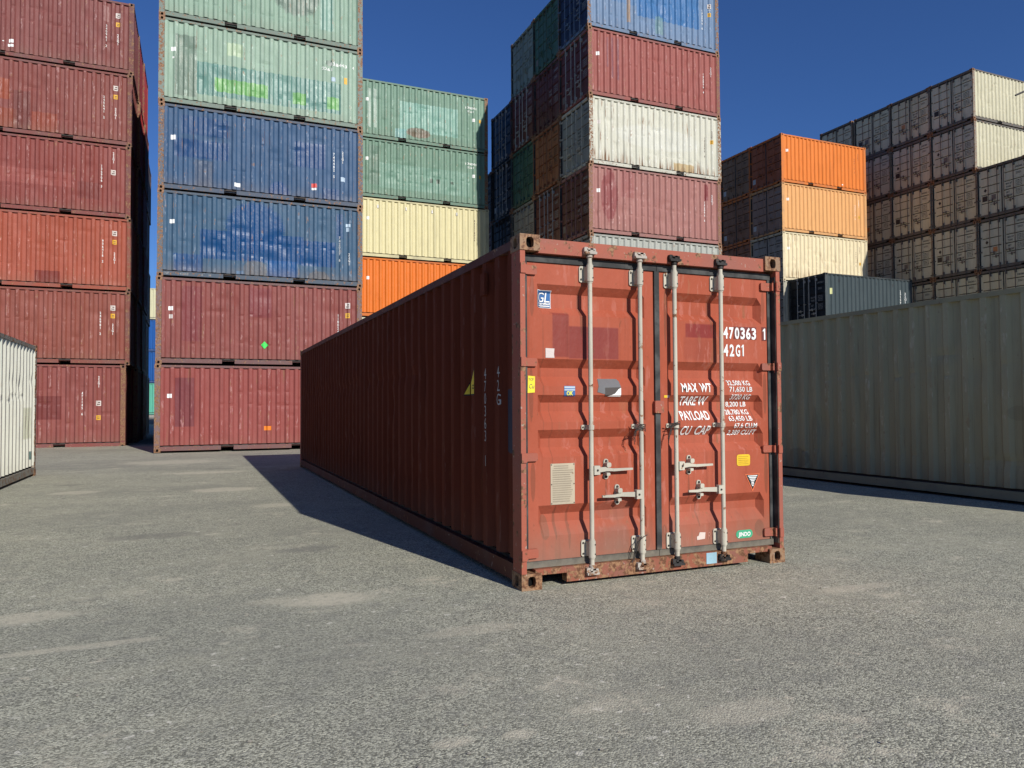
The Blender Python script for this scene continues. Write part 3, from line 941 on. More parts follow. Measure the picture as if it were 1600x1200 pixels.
dl, drt = mdoors
BLUE_S = flat('sticker_blue', (0.020, 0.110, 0.30), 0.4)
def f(d):
    d.rect(0.179, 0.310, 2.070, 2.203, 0)
    d.rect(0.184, 0.305, 2.075, 2.198, 1, 0.004)
    d.text('G', 0.188, 2.114, 0.076, 0.062, shear=0.12, m=0, lift=0.009)
    d.text('L', 0.252, 2.114, 0.076, 0.045, shear=0.12, m=0, lift=0.009)
    d.text('Certified', 0.190, 2.095, 0.017, 0.108, bold=0.03, m=0, lift=0.009)
    d.rect(0.192, 0.298, 2.081, 2.088, 0, 0.009)
sticker(dl, 'certificate_sticker', [WHITE, BLUE_S], f, label='blue and white square sticker near the top left corner')
sticker(dl, 'paper_sticker', [flat('old_paper', (0.62, 0.54, 0.50), 0.7)], lambda d: d.poly([(0.239, 1.692), (0.313, 1.692), (0.309, 1.72), (0.313, 1.762), (0.239, 1.764)]), label='worn white paper square')
def f(d):
    d.rect(0.392, 0.486, 1.404, 1.482, 1)
    d.rect(0.394, 0.484, 1.464, 1.479, 0, 0.001); d.rect(0.394, 0.484, 1.447, 1.458, 0, 0.001)
    d.text('OK', 0.412, 1.411, 0.032, 0.056, bold=0.04, m=2, lift=0.002)
sticker(dl, 'inspection_sticker', [flat('sticker_pale', (0.42, 0.50, 0.58), 0.5), flat('sticker_blue2', (0.045, 0.13, 0.34), 0.4), flat('sticker_yellow', (0.75, 0.72, 0.10), 0.5)], f, label='small blue sticker with yellow OK')
def f(d):
    d.poly([(0.690, 1.478), (0.679, 1.436), (0.745, 1.420), (0.760, 1.405), (0.840, 1.45), (0.888, 1.468), (0.889, 1.522), (0.872, 1.540), (0.705, 1.540)], 0)
    d.poly([(0.748, 1.470), (0.748, 1.405), (0.889, 1.400), (0.889, 1.474)], 2, 0.001)
    d.poly([(0.772, 1.402), (0.889, 1.400), (0.889, 1.470), (0.866, 1.458), (0.835, 1.424)], 1, 0.002)
sticker(dl, 'torn_label', [flat('label_grey', (0.145, 0.145, 0.15), 0.6), WHITE, flat('label_dark', (0.07, 0.06, 0.055), 0.7)], f, label='half torn grey and white label')
def f(d):
    d.rect(0.274, 0.476, 0.595, 0.900, 0)
    rr = random.Random(2)
    for i in range(17):
        zz = 0.878 - i * 0.0165
        x1 = 0.462 if i > 1 else 0.45
        d.rect(0.290 + (0.01 if i < 2 else 0), x1 - rr.random() * 0.03, zz, zz + 0.007, 1, 0.0015)
    for a in (0.281, 0.469):
        for b in (0.603, 0.745, 0.892): d.rect(a - 0.004, a + 0.004, b - 0.004, b + 0.004, 2, 0.002)
sticker(dl, 'data_plate', [frame_paint('plate_metal', (0.47, 0.40, 0.285), 9.0, 0.12), flat('plate_text', (0.30, 0.25, 0.18), 0.7), BOLT], f, label='riveted cream data plate')
def f(d):
    d.poly([(0.090, 1.428), (0.148, 1.432), (0.151, 1.552), (0.094, 1.556)], 0)
    d.text('TCP', 0.098, 1.520, 0.018, 0.040, m=1, lift=0.0015)
    d.text('Cu', 0.102, 1.462, 0.034, 0.042, m=1, lift=0.0015, shear=0.2)
sticker(dl, 'yellow_tag', [flat('tag_yellow', (0.80, 0.66, 0.03), 0.5), flat('tag_ink', (0.12, 0.12, 0.10), 0.6)], f, label='yellow handwritten tag on the left edge')

# right door: painted numbers and figures
BOXC = flat('number_backing', base(128, 56, 48), 0.6)
def f(d):
    for a0, a1 in ((1.996, 2.045), (2.055, 2.236)): d.rect(a0, a1, 1.886, 1.990, 1)
    for i, ch in enumerate('470363'):
        d.text(ch, 1.886 + i * 0.0595, 1.890, 0.095, 0.047, bold=0.03, m=0, lift=0.0015)
    for i, ch in enumerate('42G1'):
        d.text(ch, 1.886 + i * 0.0625, 1.742, 0.098, 0.047 if ch != '1' else 0.024, bold=0.03, m=0, lift=0.0015)
WORDS = ((('MAX', 1.449, 1.440, .155), ('WT', 1.630, 1.440, .115)), (('TARE', 1.449, 1.332, .170), ('W', 1.632, 1.332, .088)), (('PAYLOAD', 1.447, 1.212, .285),), (('CU', 1.450, 1.090, .095), ('CAP', 1.590, 1.090, .145)))
FIGS = (('32,500 KG', 1.905, 1.497, 0.240), ('71,650 LB', 1.911, 1.443, 0.240), ('3720 KG', 1.935, 1.378, 0.205), ('8,200 LB', 1.912, 1.318, 0.212), ('28,780 KG', 1.892, 1.252, 0.245), ('63,450 LB', 1.903, 1.198, 0.245), ('67.6 CU.M', 1.958, 1.138, 0.240), ('2,389 CU.FT', 1.920, 1.080, 0.295))
sticker(drt, 'number_lettering', [WHITE, BOXC], f)
sticker(drt, 'check_digit', [WHITE, BOXC], lambda d: (d.rect(2.295, 2.345, 1.880, 1.996, 1), d.text('1', 2.305, 1.888, 0.096, 0.026, m=0, lift=0.0015)))
for ws in WORDS: sticker(drt, 'weight_word', [WHITE], lambda d: [d.text(t, a + 0.014, z, 0.074, w_, bold=0.02, m=0, lift=0.0015) for t, a, z, w_ in ws])
for t, a, z, w_ in FIGS: sticker(drt, 'weight_figure', [WHITE], lambda d: d.text(t, a + 0.030, z, 0.042, w_, bold=0.012, m=0, lift=0.0015))
def f(d):
    d.poly(rounded(2.008, 2.148, 0.820, 0.915, 0.02, 3), 0)
    for i in range(5): d.rect(2.025, 2.130 - 0.01 * (i % 2), 0.896 - i * 0.0155, 0.899 - i * 0.0155, 1, 0.0015)
sticker(drt, 'yellow_plate', [YELLOW, flat('plate_ink', (0.32, 0.18, 0.02), 0.6)], f, label='rounded yellow safety plate')
def f(d):
    d.poly([(2.092, 0.748), (2.171, 0.600), (2.249, 0.748)], 0)
    d.poly([(2.104, 0.741), (2.171, 0.616), (2.237, 0.741)], 1, 0.001)
    for i, w_ in enumerate((0.100, 0.078, 0.060, 0.040, 0.026, 0.030, 0.018)):
        d.rect(2.171 - w_ / 2, 2.171 + w_ / 2, 0.727 - i * 0.0135, 0.735 - i * 0.0135, 2, 0.002)
sticker(drt, 'warning_sticker', [flat('warn_orange', (0.70, 0.16, 0.06), 0.5), BLACK, WHITE], f, label='black warning triangle with an orange edge')
def f(d):
    d.poly(rounded(1.990, 2.164, 0.216, 0.284, 0.033, 5), 0)
    d.text('JINDO', 2.012, 0.233, 0.034, 0.128, bold=0.03, shear=0.1, m=1, lift=0.0015)
sticker(drt, 'maker_badge', [flat('badge_green', (0.055, 0.36, 0.19), 0.5), WHITE], f, label='green oval badge with white letters')
sticker(drt, 'paper_patch', [flat('patch_pink', (0.62, 0.52, 0.46), 0.7)], lambda d: d.poly([(1.594, 0.235), (1.672, 0.240), (1.678, 0.292), (1.62, 0.296), (1.610, 0.27), (1.592, 0.262)]), label='peeling pale paper patch')
def f(d):
    d.rect(1.290, 1.298 + 0.022, 1.392, 1.412, 0); d.rect(1.322, 1.345, 1.392, 1.412, 1)
sticker(drt, 'chalk_marks', [flat('chalk', base(206, 140, 120), 0.8)], lambda d: d.text('R/8', 1.700, 0.235, 0.060, 0.075, shear=0.2))
sticker(drt, 'small_sticker', [YELLOW, flat('pink_paper', (0.6, 0.42, 0.42), 0.6)], f)
# centre lock box over the seam
mb = MB()
plate_d(mb, rounded(1.184, 1.268, 1.270, 1.368, 0.012), LEAF_W, LEAF_W + 0.035)
part('seal_box', mb.mesh('seal_box', 1), drt, [main_frame])
# blue paper square on the sill
sill = [o for o in main.children if o.name.startswith('door_sill')][0]
sill.material_slots[0].material = frame_paint('worn_sill', base(166, 98, 74), 8.3, 0.66)
sticker(sill, 'paper_square', [flat('pale_blue_paper', (0.30, 0.48, 0.56), 0.7)], lambda d: d.rect(1.640, 1.742, 0.048, 0.136), 'flat', flat_w=-0.022)
# wire twisted round the second bar
mb = MB()
uu = ROD_U[1]
mb.tube([D(uu + 0.03, ROD_W + 0.022, 0.330), D(uu - 0.005, ROD_W + 0.026, 0.318), D(uu - 0.05, ROD_W + 0.012, 0.28), D(uu - 0.075, ROD_W + 0.004, 0.215), D(uu - 0.085, ROD_W + 0.008, 0.16), D(uu - 0.11, ROD_W + 0.02, 0.125)], 0.0035, 6)
mb.tube([D(uu - 0.02, ROD_W + 0.022, 0.322), D(uu - 0.045, ROD_W + 0.012, 0.26), D(uu - 0.065, ROD_W + 0.004, 0.19), D(uu - 0.088, ROD_W + 0.016, 0.140)], 0.003, 6)
tag(part('twisted_wire', mb.mesh('twisted_wire', 1), None, [BOLT]), 'dark twisted wire hanging from the second white locking bar of the red container', 'wire')
wire = bpy.data.objects['twisted_wire']; wire.location = (MX + WD, MY, 0); wire.rotation_euler = (0, 0, math.pi / 2)

for ri_, lab_ in ((1, 'dark wire wound round the middle of the second white locking bar'), (2, 'dark wire wound round the middle of the third white locking bar')):
    uu = ROD_U[ri_]
    mb = MB()
    rr = random.Random(ri_)
    for q in range(5):
        zz = 1.168 + rr.uniform(-0.02, 0.025)
        mb.tube([D(uu - 0.055 - rr.random() * 0.02, ROD_W + rr.uniform(-0.01, 0.02), zz + rr.uniform(-0.05, 0.04)), D(uu - 0.02, ROD_W + 0.026, zz), D(uu + 0.02, ROD_W + 0.027, zz + rr.uniform(-0.02, 0.02)), D(uu + 0.03, ROD_W + 0.01, zz - 0.02)], 0.003, 6)
    for q in range(3):
        mb.tube([D(uu - 0.05, ROD_W + 0.01, 1.16), D(uu - 0.055 - 0.012 * q, ROD_W + 0.014, 1.11 - 0.01 * q), D(uu - 0.06 - rr.random() * 0.03, ROD_W + 0.01, 1.07 - 0.02 * q)], 0.0025, 6)
    w_ = part('twisted_wire', mb.mesh('twisted_wire', 1), None, [BOLT])
    w_.location = (MX + WD, MY, 0); w_.rotation_euler = (0, 0, math.pi / 2)
    tag(w_, lab_, 'wire')

# left side (local side 1): x_decal runs from the door end on the right, so a = L - distance
SIDE = [o for o in main.children if o.name.startswith('side_wall')][1]
def sd(dist): return S40 - dist
def f(d):
    d.stack('470363 1', sd(0.735), 1.645, 0.092, 0.101, 0.70, 0.0)
sticker(SIDE, 'number_lettering', [flat('shaded_white', (0.46, 0.45, 0.43), 0.7)], f, 'wall', S40, 1)  # white letters greyed in colour for the shade on this side
sticker(SIDE, 'code_lettering', [flat('shaded_white', (0.46, 0.45, 0.43), 0.7)], lambda d: d.stack('42G', sd(0.455), 1.650, 0.092, 0.108, 0.70, 0.0), 'wall', S40, 1)
def f(d):
    d.poly([(sd(1.069), 1.425), (sd(0.994), 1.425), (sd(0.994), 1.665), (sd(1.069), 1.545)], 0)
    d.poly([(sd(1.069), 1.437), (sd(0.996), 1.437), (sd(0.996), 1.640), (sd(1.069), 1.527)], 1, 0.001)
    d.poly([(sd(1.268), 1.425), (sd(1.222), 1.425), (sd(1.222), 1.545)], 0)
    d.poly([(sd(1.262), 1.437), (sd(1.222), 1.437), (sd(1.222), 1.527)], 1, 0.001)
    d.rect(sd(1.030), sd(1.000), 1.505, 1.515, 0, 0.002); d.rect(sd(1.035), sd(1.000), 1.480, 1.490, 0, 0.002)
sticker(SIDE, 'warning_sticker', [BLACK, flat('warn_yellow', (0.85, 0.62, 0.04), 0.5)], f, 'wall', S40, 1, label='yellow warning triangle')
mb = MB()
mb.box(0.68, 0.78, WD - 0.012, WD + 0.016, 2.235, 2.415)
mb.box(0.70, 0.76, WD + 0.016, WD + 0.020, 2.25, 2.26)
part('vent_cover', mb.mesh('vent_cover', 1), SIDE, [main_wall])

# ------------------------------------------------------------------ stacks
ORD = ['bottom', 'second', 'third', 'fourth', 'fifth', 'sixth', 'seventh']
def where(k, n):
    return 'bottom one' if k == 0 else 'top one' if k == n - 1 else ORD[k] + ' up'
FR = {}
def frame_of(key, col, rust=0.4, seed=1.0):
    return frame_paint('frame_' + key, tuple(v * 0.9 for v in col), seed, rust)
RP = lambda key, col, r=0.8, s=2.0: frame_paint('post_' + key, tuple(v * 0.8 for v in col), s, r)

class Marks:
    """letters go into one lettering mesh, every sticker becomes a part of its own"""
    def __init__(s, wall, mats, L):
        s.wall, s.mats, s.L = wall, mats, L
        s.let = Decal('wall', L, 0)
        s.st = []
    def stack(s, t, *a):
        s.let.stack(t, *a)
    def text(s, *a, **k): s.let.text(*a, **k)
    def poly(s, pts, m=0, lift=0.0):
        if lift == 0.0 or not s.st: s.st.append(Decal('wall', s.L, 0))
        s.st[-1].poly(pts, m, lift)
    def rect(s, a0, a1, z0, z1, m=0, lift=0.0):
        s.poly([(a0, z0), (a1, z0), (a1, z1), (a0, z1)], m, lift)
    def done(s):
        if s.let.mb.f: s.let.build('lettering', s.wall, s.mats)
        for d in s.st: d.build('sticker', s.wall, s.mats)

def marks(root, fn, mats, L=S20):
    w = [o for o in root.children if o.name.startswith('side_wall')][0]
    d = Marks(w, mats, L); fn(d); d.done()

GRP = 'stacked shipping containers'
def stack_codes(d, a1, a2, s1, s2, top1, top2, sq=None, yel=None, m=0, h=0.085):
    if s1: d.stack(s1, a1, top1, h, h * 1.22, 0.75, 0.02, m)
    if s2: d.stack(s2, a2, top2, h, h * 1.22, 0.75, 0.02, m)
    if sq: d.rect(a2 - 0.075, a2 + 0.075, sq - 0.09, sq + 0.09, 1); 
    if sq: d.rect(a2 - 0.045, a2 + 0.045, sq - 0.055, sq - 0.02, 2, 0.001); d.rect(a2 - 0.02, a2 + 0.045, sq + 0.01, sq + 0.05, 2, 0.001)
    if yel: d.rect(a2 - 0.065, a2 + 0.065, yel - 0.08, yel + 0.08, 3); d.rect(a2 - 0.035, a2 + 0.035, yel - 0.045, yel - 0.02, 2, 0.001); d.rect(a2 - 0.035, a2 + 0.035, yel + 0.01, yel + 0.035, 2, 0.001)
MK = [WHITE, flat('off_white_label', (0.62, 0.56, 0.52), 0.6), flat('label_ink', (0.10, 0.06, 0.05), 0.7), flat('ochre_label', (0.68, 0.38, 0.03), 0.55)]

# --- A: far left stack of red containers (bottom one is a tall one)
AX, AY = -8.157, 29.366
A_SPEC = [
 (HC, base(150, 84, 78), 'dull red high container with a dark painted-over square', ((('sharp', 2.95, 4.1, 1.0, 1.8, base(122, 62, 60), .8), ('sharp', 1.4, 2.9, 0.5, 1.35, base(132, 68, 66), .7))), (4.72, 5.22, '471145 6', '22G1', 1.95, 2.5, 1.55, 1.05)),
 (HS, base(152, 86, 74), 'scuffed brick red container with peeling vertical scratches', (), (5.12, 5.50, '246981 2', '22G1', 1.85, 1.45, 2.0, 1.72)),
 (HS, base(176, 92, 72), 'brighter orange red container with a dark square low down', (('sharp', 3.1, 3.85, 0.1, 0.6, base(128, 60, 56), .8),), (5.14, 5.5, '906416 2', '22G1', 1.80, 1.38, 2.05, 1.74)),
 (HS, base(148, 78, 72), 'dark red container with a dented band across its side', (('rect', 1.0, 4.3, 0.95, 1.45, base(176, 100, 92), .45), ('rect', 4.4, 5.1, 0.6, 1.2, base(126, 66, 62), .6)), (5.14, 5.5, '136906 3', '22G1', 1.85, 2.35, 1.62, None)),
 (HS, base(144, 82, 76), 'purplish red container with orange repaired squares', (('sharp', 1.55, 2.35, 1.15, 1.85, base(166, 88, 66), .9), ('sharp', 1.95, 2.55, 0.15, 0.85, base(156, 84, 66), .85), ('sharp', 3.0, 3.75, 0.12, 0.85, base(160, 84, 66), .85), ('rect', 2.45, 2.95, 0.2, 1.5, base(112, 66, 62), .6)), (5.16, 5.52, '240641 2', '22G1', 1.72, 1.35, 2.05, 1.74)),
 (HS, base(140, 82, 78), 'plum red container with a small white stencil', (('rect', 5.1, 5.25, 1.8, 2.35, base(176, 130, 124), .7),), (5.18, 5.54, '340961 2', '22G1', 1.70, 1.42, 2.08, 1.76)),
]
z = -0.05
for k, (H, col, desc, pat, mk) in enumerate(A_SPEC):
    m = paint('stack_red_%d' % k, col, 10.0 + k, 0.4, 0.25, 0.55, 0.2, patches=pat)
    r, _ = container('shipping_container', (AX - (0.10 if k == 0 else 0.0) + (0.03 * ((k * 7) % 3 - 1)), AY, z), m, frame_of('ared%d' % k, col, 0.3, 3.0 + k), desc + ', ' + where(k, 6) + ' in far left stack', GRP, H=H, var=1 + k % 5, post=RP('ared%d' % k, col, 0.45 if k else 0.75), cast=frame_paint('cast_red', (0.13, 0.06, 0.045), 3.3, 0.6))
    a1, a2, s1, s2, t1, t2, sq, ye = mk
    marks(r, lambda d: stack_codes(d, a1, a2, s1, s2, t1, t2, sq, ye), MK)
    if k == 5:
        def f(d):
            d.rect(4.30 - 2.05, 4.42 - 2.0, 0.36, 0.45, 0); d.rect(2.28, 2.42, 0.5, 0.62, 0); d.rect(2.1, 2.15, 0.5, 0.53, 0)
        marks(r, f, MK)
    z += H
    if k == 0: zA = z
acol = [base(142, 74, 66), base(150, 60, 60), base(186, 66, 62), base(120, 70, 62), base(90, 60, 55), base(80, 70, 66)]
for c_ in range(1, 5):
    n_ = 6 if c_ < 3 else 5
    z = -0.05
    for k in range(n_):
        H = HC if k == 0 else HS
        key = acol[(c_ + (k % 2)) % 6] if k < 5 else acol[c_]
        m = paint('rear_red_%d_%d' % (c_, k % 3), key, 20.0 + c_ + k, 0.35, 0.3, 0.3, 0.2)
        container('shipping_container', (AX + (0.10, 0.14, 0.02, 0.0)[c_ - 1] - 0.05 * (k % 2), AY + 2.49 * c_, z), m, frame_of('rear%d' % c_, key, 0.4), 'shaded red container in row %s behind the far left stack, %s' % (['one', 'two', 'three', 'four', 'five', 'six'][c_], where(k, n_)), GRP, H=H, var=1 + k % 3, post=RP('rear%d' % c_, key, 0.8 if c_ == 1 else 0.5))
        z += H

# --- B: left centre stack
BX, BY = -1.048, 24.009
TEAL = base(96, 146, 138)
GREEN = base(112, 178, 92)
B_SPEC = [
 (base(160, 84, 78), 'brick red container with a purple shadow-like repaint and an orange sticker', (('sharp', 0.55, 1.08, 0.75, 2.2, base(124, 68, 74), .75),), 0.35, 0.12, 1),
 (base(150, 84, 78), 'dull maroon container with a small green diamond sticker', (('rect', 0.70, 1.25, 0.7, 2.35, base(134, 66, 72), .6), ('rect', 2.6, 3.25, 1.5, 2.4, base(140, 72, 80), .55)), 0.35, 0.15, 2),
 (base(70, 102, 130), 'grey blue container with a big dented royal blue area', (('rect', 1.17, 4.2, 0.62, 1.5, base(16, 76, 132), .9), ('ell', 1.9, 3.6, 0.9, 2.45, base(16, 76, 132), .9), ('rect', 4.1, 5.2, 0.6, 1.4, base(16, 76, 132), .9), ('rect', 3.1, 4.0, 0.02, 0.7, base(24, 90, 152), .85), ('rect', 0.45, 1.25, 0.18, 0.72, base(40, 84, 138), .8), ('rect', 5.22, 5.42, 1.55, 2.35, base(40, 80, 130), .8), ('rect', 2.2, 2.4, 0.02, 0.3, base(76, 140, 190), .9), ('ell', 2.4, 3.1, 0.1, 0.65, base(118, 116, 116), .6), ('ell', 4.3, 5.0, 0.0, 0.45, base(98, 96, 98), .7)), 0.25, 0.4, 4),
 (base(64, 96, 132), 'faded navy container with rusty runs and a red and white sticker', (('rect', 0.62, 1.95, 1.75, 2.3, base(28, 72, 124), .7), ('rect', 0.42, 1.95, 1.05, 1.6, base(24, 70, 124), .75), ('rect', 3.9, 4.85, 1.15, 1.95, base(22, 68, 124), .75), ('ell', 3.1, 3.75, -0.3, 0.6, base(16, 70, 128), .85), ('rect', 4.75, 5.3, 0.1, 0.55, base(20, 68, 122), .7), ('rect', 1.0, 1.5, 0.2, 1.0, base(78, 82, 96), .5)), 0.3, 0.25, 3),
 (base(162, 188, 168), 'pale mint green container with a teal band and three bright green patches', (('sharp', 1.05, 5.35, 0.42, 1.42, TEAL, .85), ('rect', 0.45, 1.05, 0.30, 2.15, base(112, 132, 118), .8), ('sharp', 1.55, 3.10, 0.58, 1.00, GREEN, .9), ('sharp', 3.85, 4.25, 0.55, 0.92, GREEN, .9), ('sharp', 4.92, 5.30, 0.55, 0.95, GREEN, .9), ('rect', 1.9, 2.35, 1.75, 2.15, base(182, 204, 166), .8), ('ell', 4.85, 5.2, 1.95, 2.15, base(104, 124, 112), .8)), 0.3, 0.2, 5),
 (base(152, 180, 160), 'pale green container with dark grey blotches cut off by the top of the picture', (('ell', 0.3, 0.8, 0.9, 2.2, base(110, 124, 112), .7), ('ell', 3.2, 4.7, 0.8, 2.4, base(104, 116, 108), .65), ('rect', 4.7, 5.1, 0.5, 2.2, base(110, 160, 148), .7), ('ell', 2.1, 2.4, .9, 2.2, base(126, 96, 72), .5)), 0.35, 0.2, 2),
]
for k, (col, desc, pat, rust, grime, var) in enumerate(B_SPEC):
    m = paint('left_stack_%d' % k, col, 30.0 + k * 1.7, 0.3, rust + 0.25, 0.6, grime, patches=pat, streak=0.35)
    r, _ = container('shipping_container', (BX + (-0.035, -0.02, 0.0, 0.01, 0.0, 0.0)[k], BY, 0.02 + k * HS), m, frame_of('left%d' % k, tuple(v * 0.55 + 0.045 for v in col), 0.34, 4.0 + k), desc, GRP, var=var, post=RP('left%d' % k, tuple(v * 0.5 + 0.10 for v in col), 0.60, 2.0 + k))
    def f(d, k=k):
        d.rect(0.34, 0.47, 1.60 if k != 3 else 1.52, 1.72 if k != 3 else 1.66, 0)
        if k == 4: d.rect(0.38, 0.43, 1.38, 1.44, 0)
        if k == 1: d.poly([(3.05, 0.52), (3.16, 0.64), (3.05, 0.76), (2.94, 0.64)], 4); d.rect(0.36, 0.46, 1.36, 1.48, 1)
        if k == 0: d.rect(3.06, 3.27, 0.60, 0.73, 5)
        if k == 2: stack_codes(d, 5.32, 5.62, '742037 6', '22G1', 1.62, 1.1, None, None); d.rect(5.52, 5.66, 1.95, 2.05, 6); d.rect(5.54, 5.62, 1.80, 1.93, 6)
        if k == 3: stack_codes(d, 5.12, 5.40, '744402 5', '22G1', 1.72, 1.80, None, None); d.rect(5.34, 5.48, 0.82, 0.96, 6); d.rect(2.12, 2.29, 0.30, 0.42, 0); d.rect(4.42, 4.58, 0.53, 0.66, 7); d.rect(4.43, 4.57, 0.45, 0.52, 0)
        if k in (0, 1): stack_codes(d, 5.30, 5.60, '118024 7' if k else '240385 1', None, 1.70, 0, 1.98, 1.66)
        if k == 4:
            d.text('138443', 5.03, 1.98, 0.105, 0.52, bold=0.01); d.text('2261', 4.75, 1.80, 0.095, 0.32, bold=0.01); d.text('4', 5.72, 1.97, 0.11, 0.06)
            d.rect(5.05, 5.18, 1.46, 1.60, 6); d.rect(5.46, 5.56, 1.45, 1.66, 3)
        if k == 5: d.text('138901', 5.03, 1.98, 0.105, 0.52, bold=0.01)
    if k == 2:
        br = [o for o in r.children if o.name.startswith('bottom_rail')][0]
        d_ = MB()
        for t_, a_ in (('NP', 0.22), ('42003', 0.62), ('6', 1.22), ('M', 1.42)):
            v_, f_, w_ = text_bm(t_, 0.0, 0.0)
            d_.add([(a_ + x_ * 0.07, 0.0025, 0.075 + y_ * 0.065) for x_, y_ in v_], f_)
        part('chalk_writing', d_.mesh('chalk_writing', 1, fixn=False), br, [GREYL])
    marks(r, f, MK + [flat('sticker_green', (0.05, 0.62, 0.10), 0.5), flat('sticker_orange', (0.75, 0.20, 0.01), 0.5), flat('mark_pale_blue', (0.45, 0.56, 0.66), 0.6), flat('sticker_red', (0.60, 0.05, 0.04), 0.5)])
for c_ in range(1, 6):
    for k in range(6):
        key = B_SPEC[(k + c_) % 6][0]
        m = paint('left_rear_%d' % ((k + c_) % 6), key, 40.0 + (k + c_) % 6, 0.3, 0.3, 0.3, 0.2)
        container('shipping_container', (BX + 0.03 * ((c_ * 3 + k) % 3), BY + 2.49 * c_, 0.02 + k * HS), m, frame_of('leftrear%d' % ((k + c_) % 6), key, 0.4), 'container hidden in row %s behind the left centre stack, %s' % (['one', 'two', 'three', 'four', 'five', 'six'][c_], where(k, 6)), GRP, var=1 + k % 3)

# --- C: middle stack set further back
CX, CY = 6.33, 31.59
C_SPEC = [
 (base(150, 80, 74), 'dull red container hidden behind the big red container, bottom one of the middle stack', ()),
 (base(225, 220, 195), 'pale container just below the orange one in the middle stack', ()),
 (base(242, 128, 44), 'plain bright orange container half hidden below the cream one in the middle stack', ()),
 (base(240, 230, 182), 'clean cream container with small lashing rings under its roof, in the middle stack', ()),
 (base(124, 158, 138), 'dark sage green container with black smudges, between cream and patched green containers', (('rect', 1.0, 5.2, 0.5, 1.6, base(128, 170, 152), .6), ('rect', 0.5, 1.0, 0.6, 2.3, base(100, 128, 112), .6), ('sharp', 3.3, 3.42, 0.95, 1.15, (.02, .03, .02), .8), ('sharp', 3.6, 3.75, 0.95, 1.15, (.02, .03, .02), .8), ('sharp', 4.25, 4.4, 0.98, 1.1, (.02, .03, .02), .8))),
 (base(128, 162, 142), 'sage green container with a turquoise patched area and a rusty spot, topmost in middle stack', (('rect', 1.9, 4.6, 0.55, 1.85, base(140, 190, 176), .7), ('ell', 2.2, 3.3, 0.3, 0.75, (0.13, 0.055, 0.03), .75), ('rect', 1.7, 2.2, 0.15, .6, base(130, 190, 190), .7), ('rect', 0.5, 0.62, 0.5, 2.2, base(206, 220, 208), .7), ('rect', 0.75, 0.87, 0.5, 2.2, base(206, 220, 208), .7))),
]
for k, (col, desc, pat) in enumerate(C_SPEC):
    m = paint('middle_stack_%d' % k, col, 50.0 + k * 1.3, 0.3 if k > 3 else 0.1, 0.3 if k > 3 else 0.02, 0.7 if k > 3 else 0.03, 0.15 if k > 3 else 0.0, patches=pat, streak=0.35 if k > 3 else 0.04)
    r, _ = container('shipping_container', (CX + (0, 0.02, 0.03, 0.03, -0.01, 0.0)[k], CY, k * HS), m, frame_of('middle%d' % k, col, 0.3 if k > 3 else 0.05, 5.0 + k), desc, GRP, var=(1, 2, 0, 0, 4, 5)[k], post=RP('middle%d' % k, col, 0.75 if k > 3 else 0.08), cast=None if k > 3 else frame_of('middlecast%d' % k, col, 0.1))
    def f(d, k=k):
        d.rect(0.40, 0.52, 1.62, 1.76, 0)
        if k in (4, 5):
            d.text('138061', 4.98, 1.98, 0.10, 0.52, bold=0.01); d.text('2261', 5.05, 1.82, 0.085, 0.30, bold=0.01); d.rect(5.3, 5.42, 1.4, 1.55, 0); d.rect(5.62, 5.72, 1.38, 1.53, 3)
            d.text('LINES', 1.5, 1.5, 0.16, 0.75, bold=0.02) if k == 9 else None
        if k == 3:
            stack_codes(d, 5.35, 0, '862218036', None, 2.05, 0, None, None, 2, 0.09)
            for a in (0.9, 2.15, 3.35, 4.5): d.rect(a - 0.04, a + 0.04, 2.16, 2.30, 2); d.rect(a - 0.02, a + 0.03, 2.18, 2.32, 0, 0.001)
    marks(r, f, MK)

# --- D: tall tower behind the red container
DX, DY = 13.40, 23.915
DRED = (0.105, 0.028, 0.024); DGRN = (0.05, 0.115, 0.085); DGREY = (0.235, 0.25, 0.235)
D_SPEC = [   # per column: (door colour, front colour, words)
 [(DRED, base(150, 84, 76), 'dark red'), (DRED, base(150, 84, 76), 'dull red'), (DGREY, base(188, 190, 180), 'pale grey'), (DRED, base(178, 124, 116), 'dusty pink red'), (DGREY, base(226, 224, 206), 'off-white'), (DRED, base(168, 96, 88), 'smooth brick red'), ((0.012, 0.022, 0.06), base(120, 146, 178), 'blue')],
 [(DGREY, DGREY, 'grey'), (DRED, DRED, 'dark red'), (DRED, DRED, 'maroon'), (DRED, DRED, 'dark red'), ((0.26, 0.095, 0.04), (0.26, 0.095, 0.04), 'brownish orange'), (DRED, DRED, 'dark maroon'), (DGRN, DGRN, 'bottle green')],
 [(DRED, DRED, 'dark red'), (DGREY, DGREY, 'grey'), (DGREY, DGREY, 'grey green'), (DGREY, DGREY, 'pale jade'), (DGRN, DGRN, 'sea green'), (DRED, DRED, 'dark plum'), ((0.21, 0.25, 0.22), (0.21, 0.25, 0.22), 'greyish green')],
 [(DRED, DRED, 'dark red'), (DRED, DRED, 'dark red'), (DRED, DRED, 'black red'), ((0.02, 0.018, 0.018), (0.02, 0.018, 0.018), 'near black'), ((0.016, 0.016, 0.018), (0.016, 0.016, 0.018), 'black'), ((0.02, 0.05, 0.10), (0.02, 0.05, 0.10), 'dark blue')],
 [(DRED, DRED, 'dark red')] * 4 + [((0.03, 0.025, 0.025), (0.03, 0.025, 0.025), 'blackish')],
]
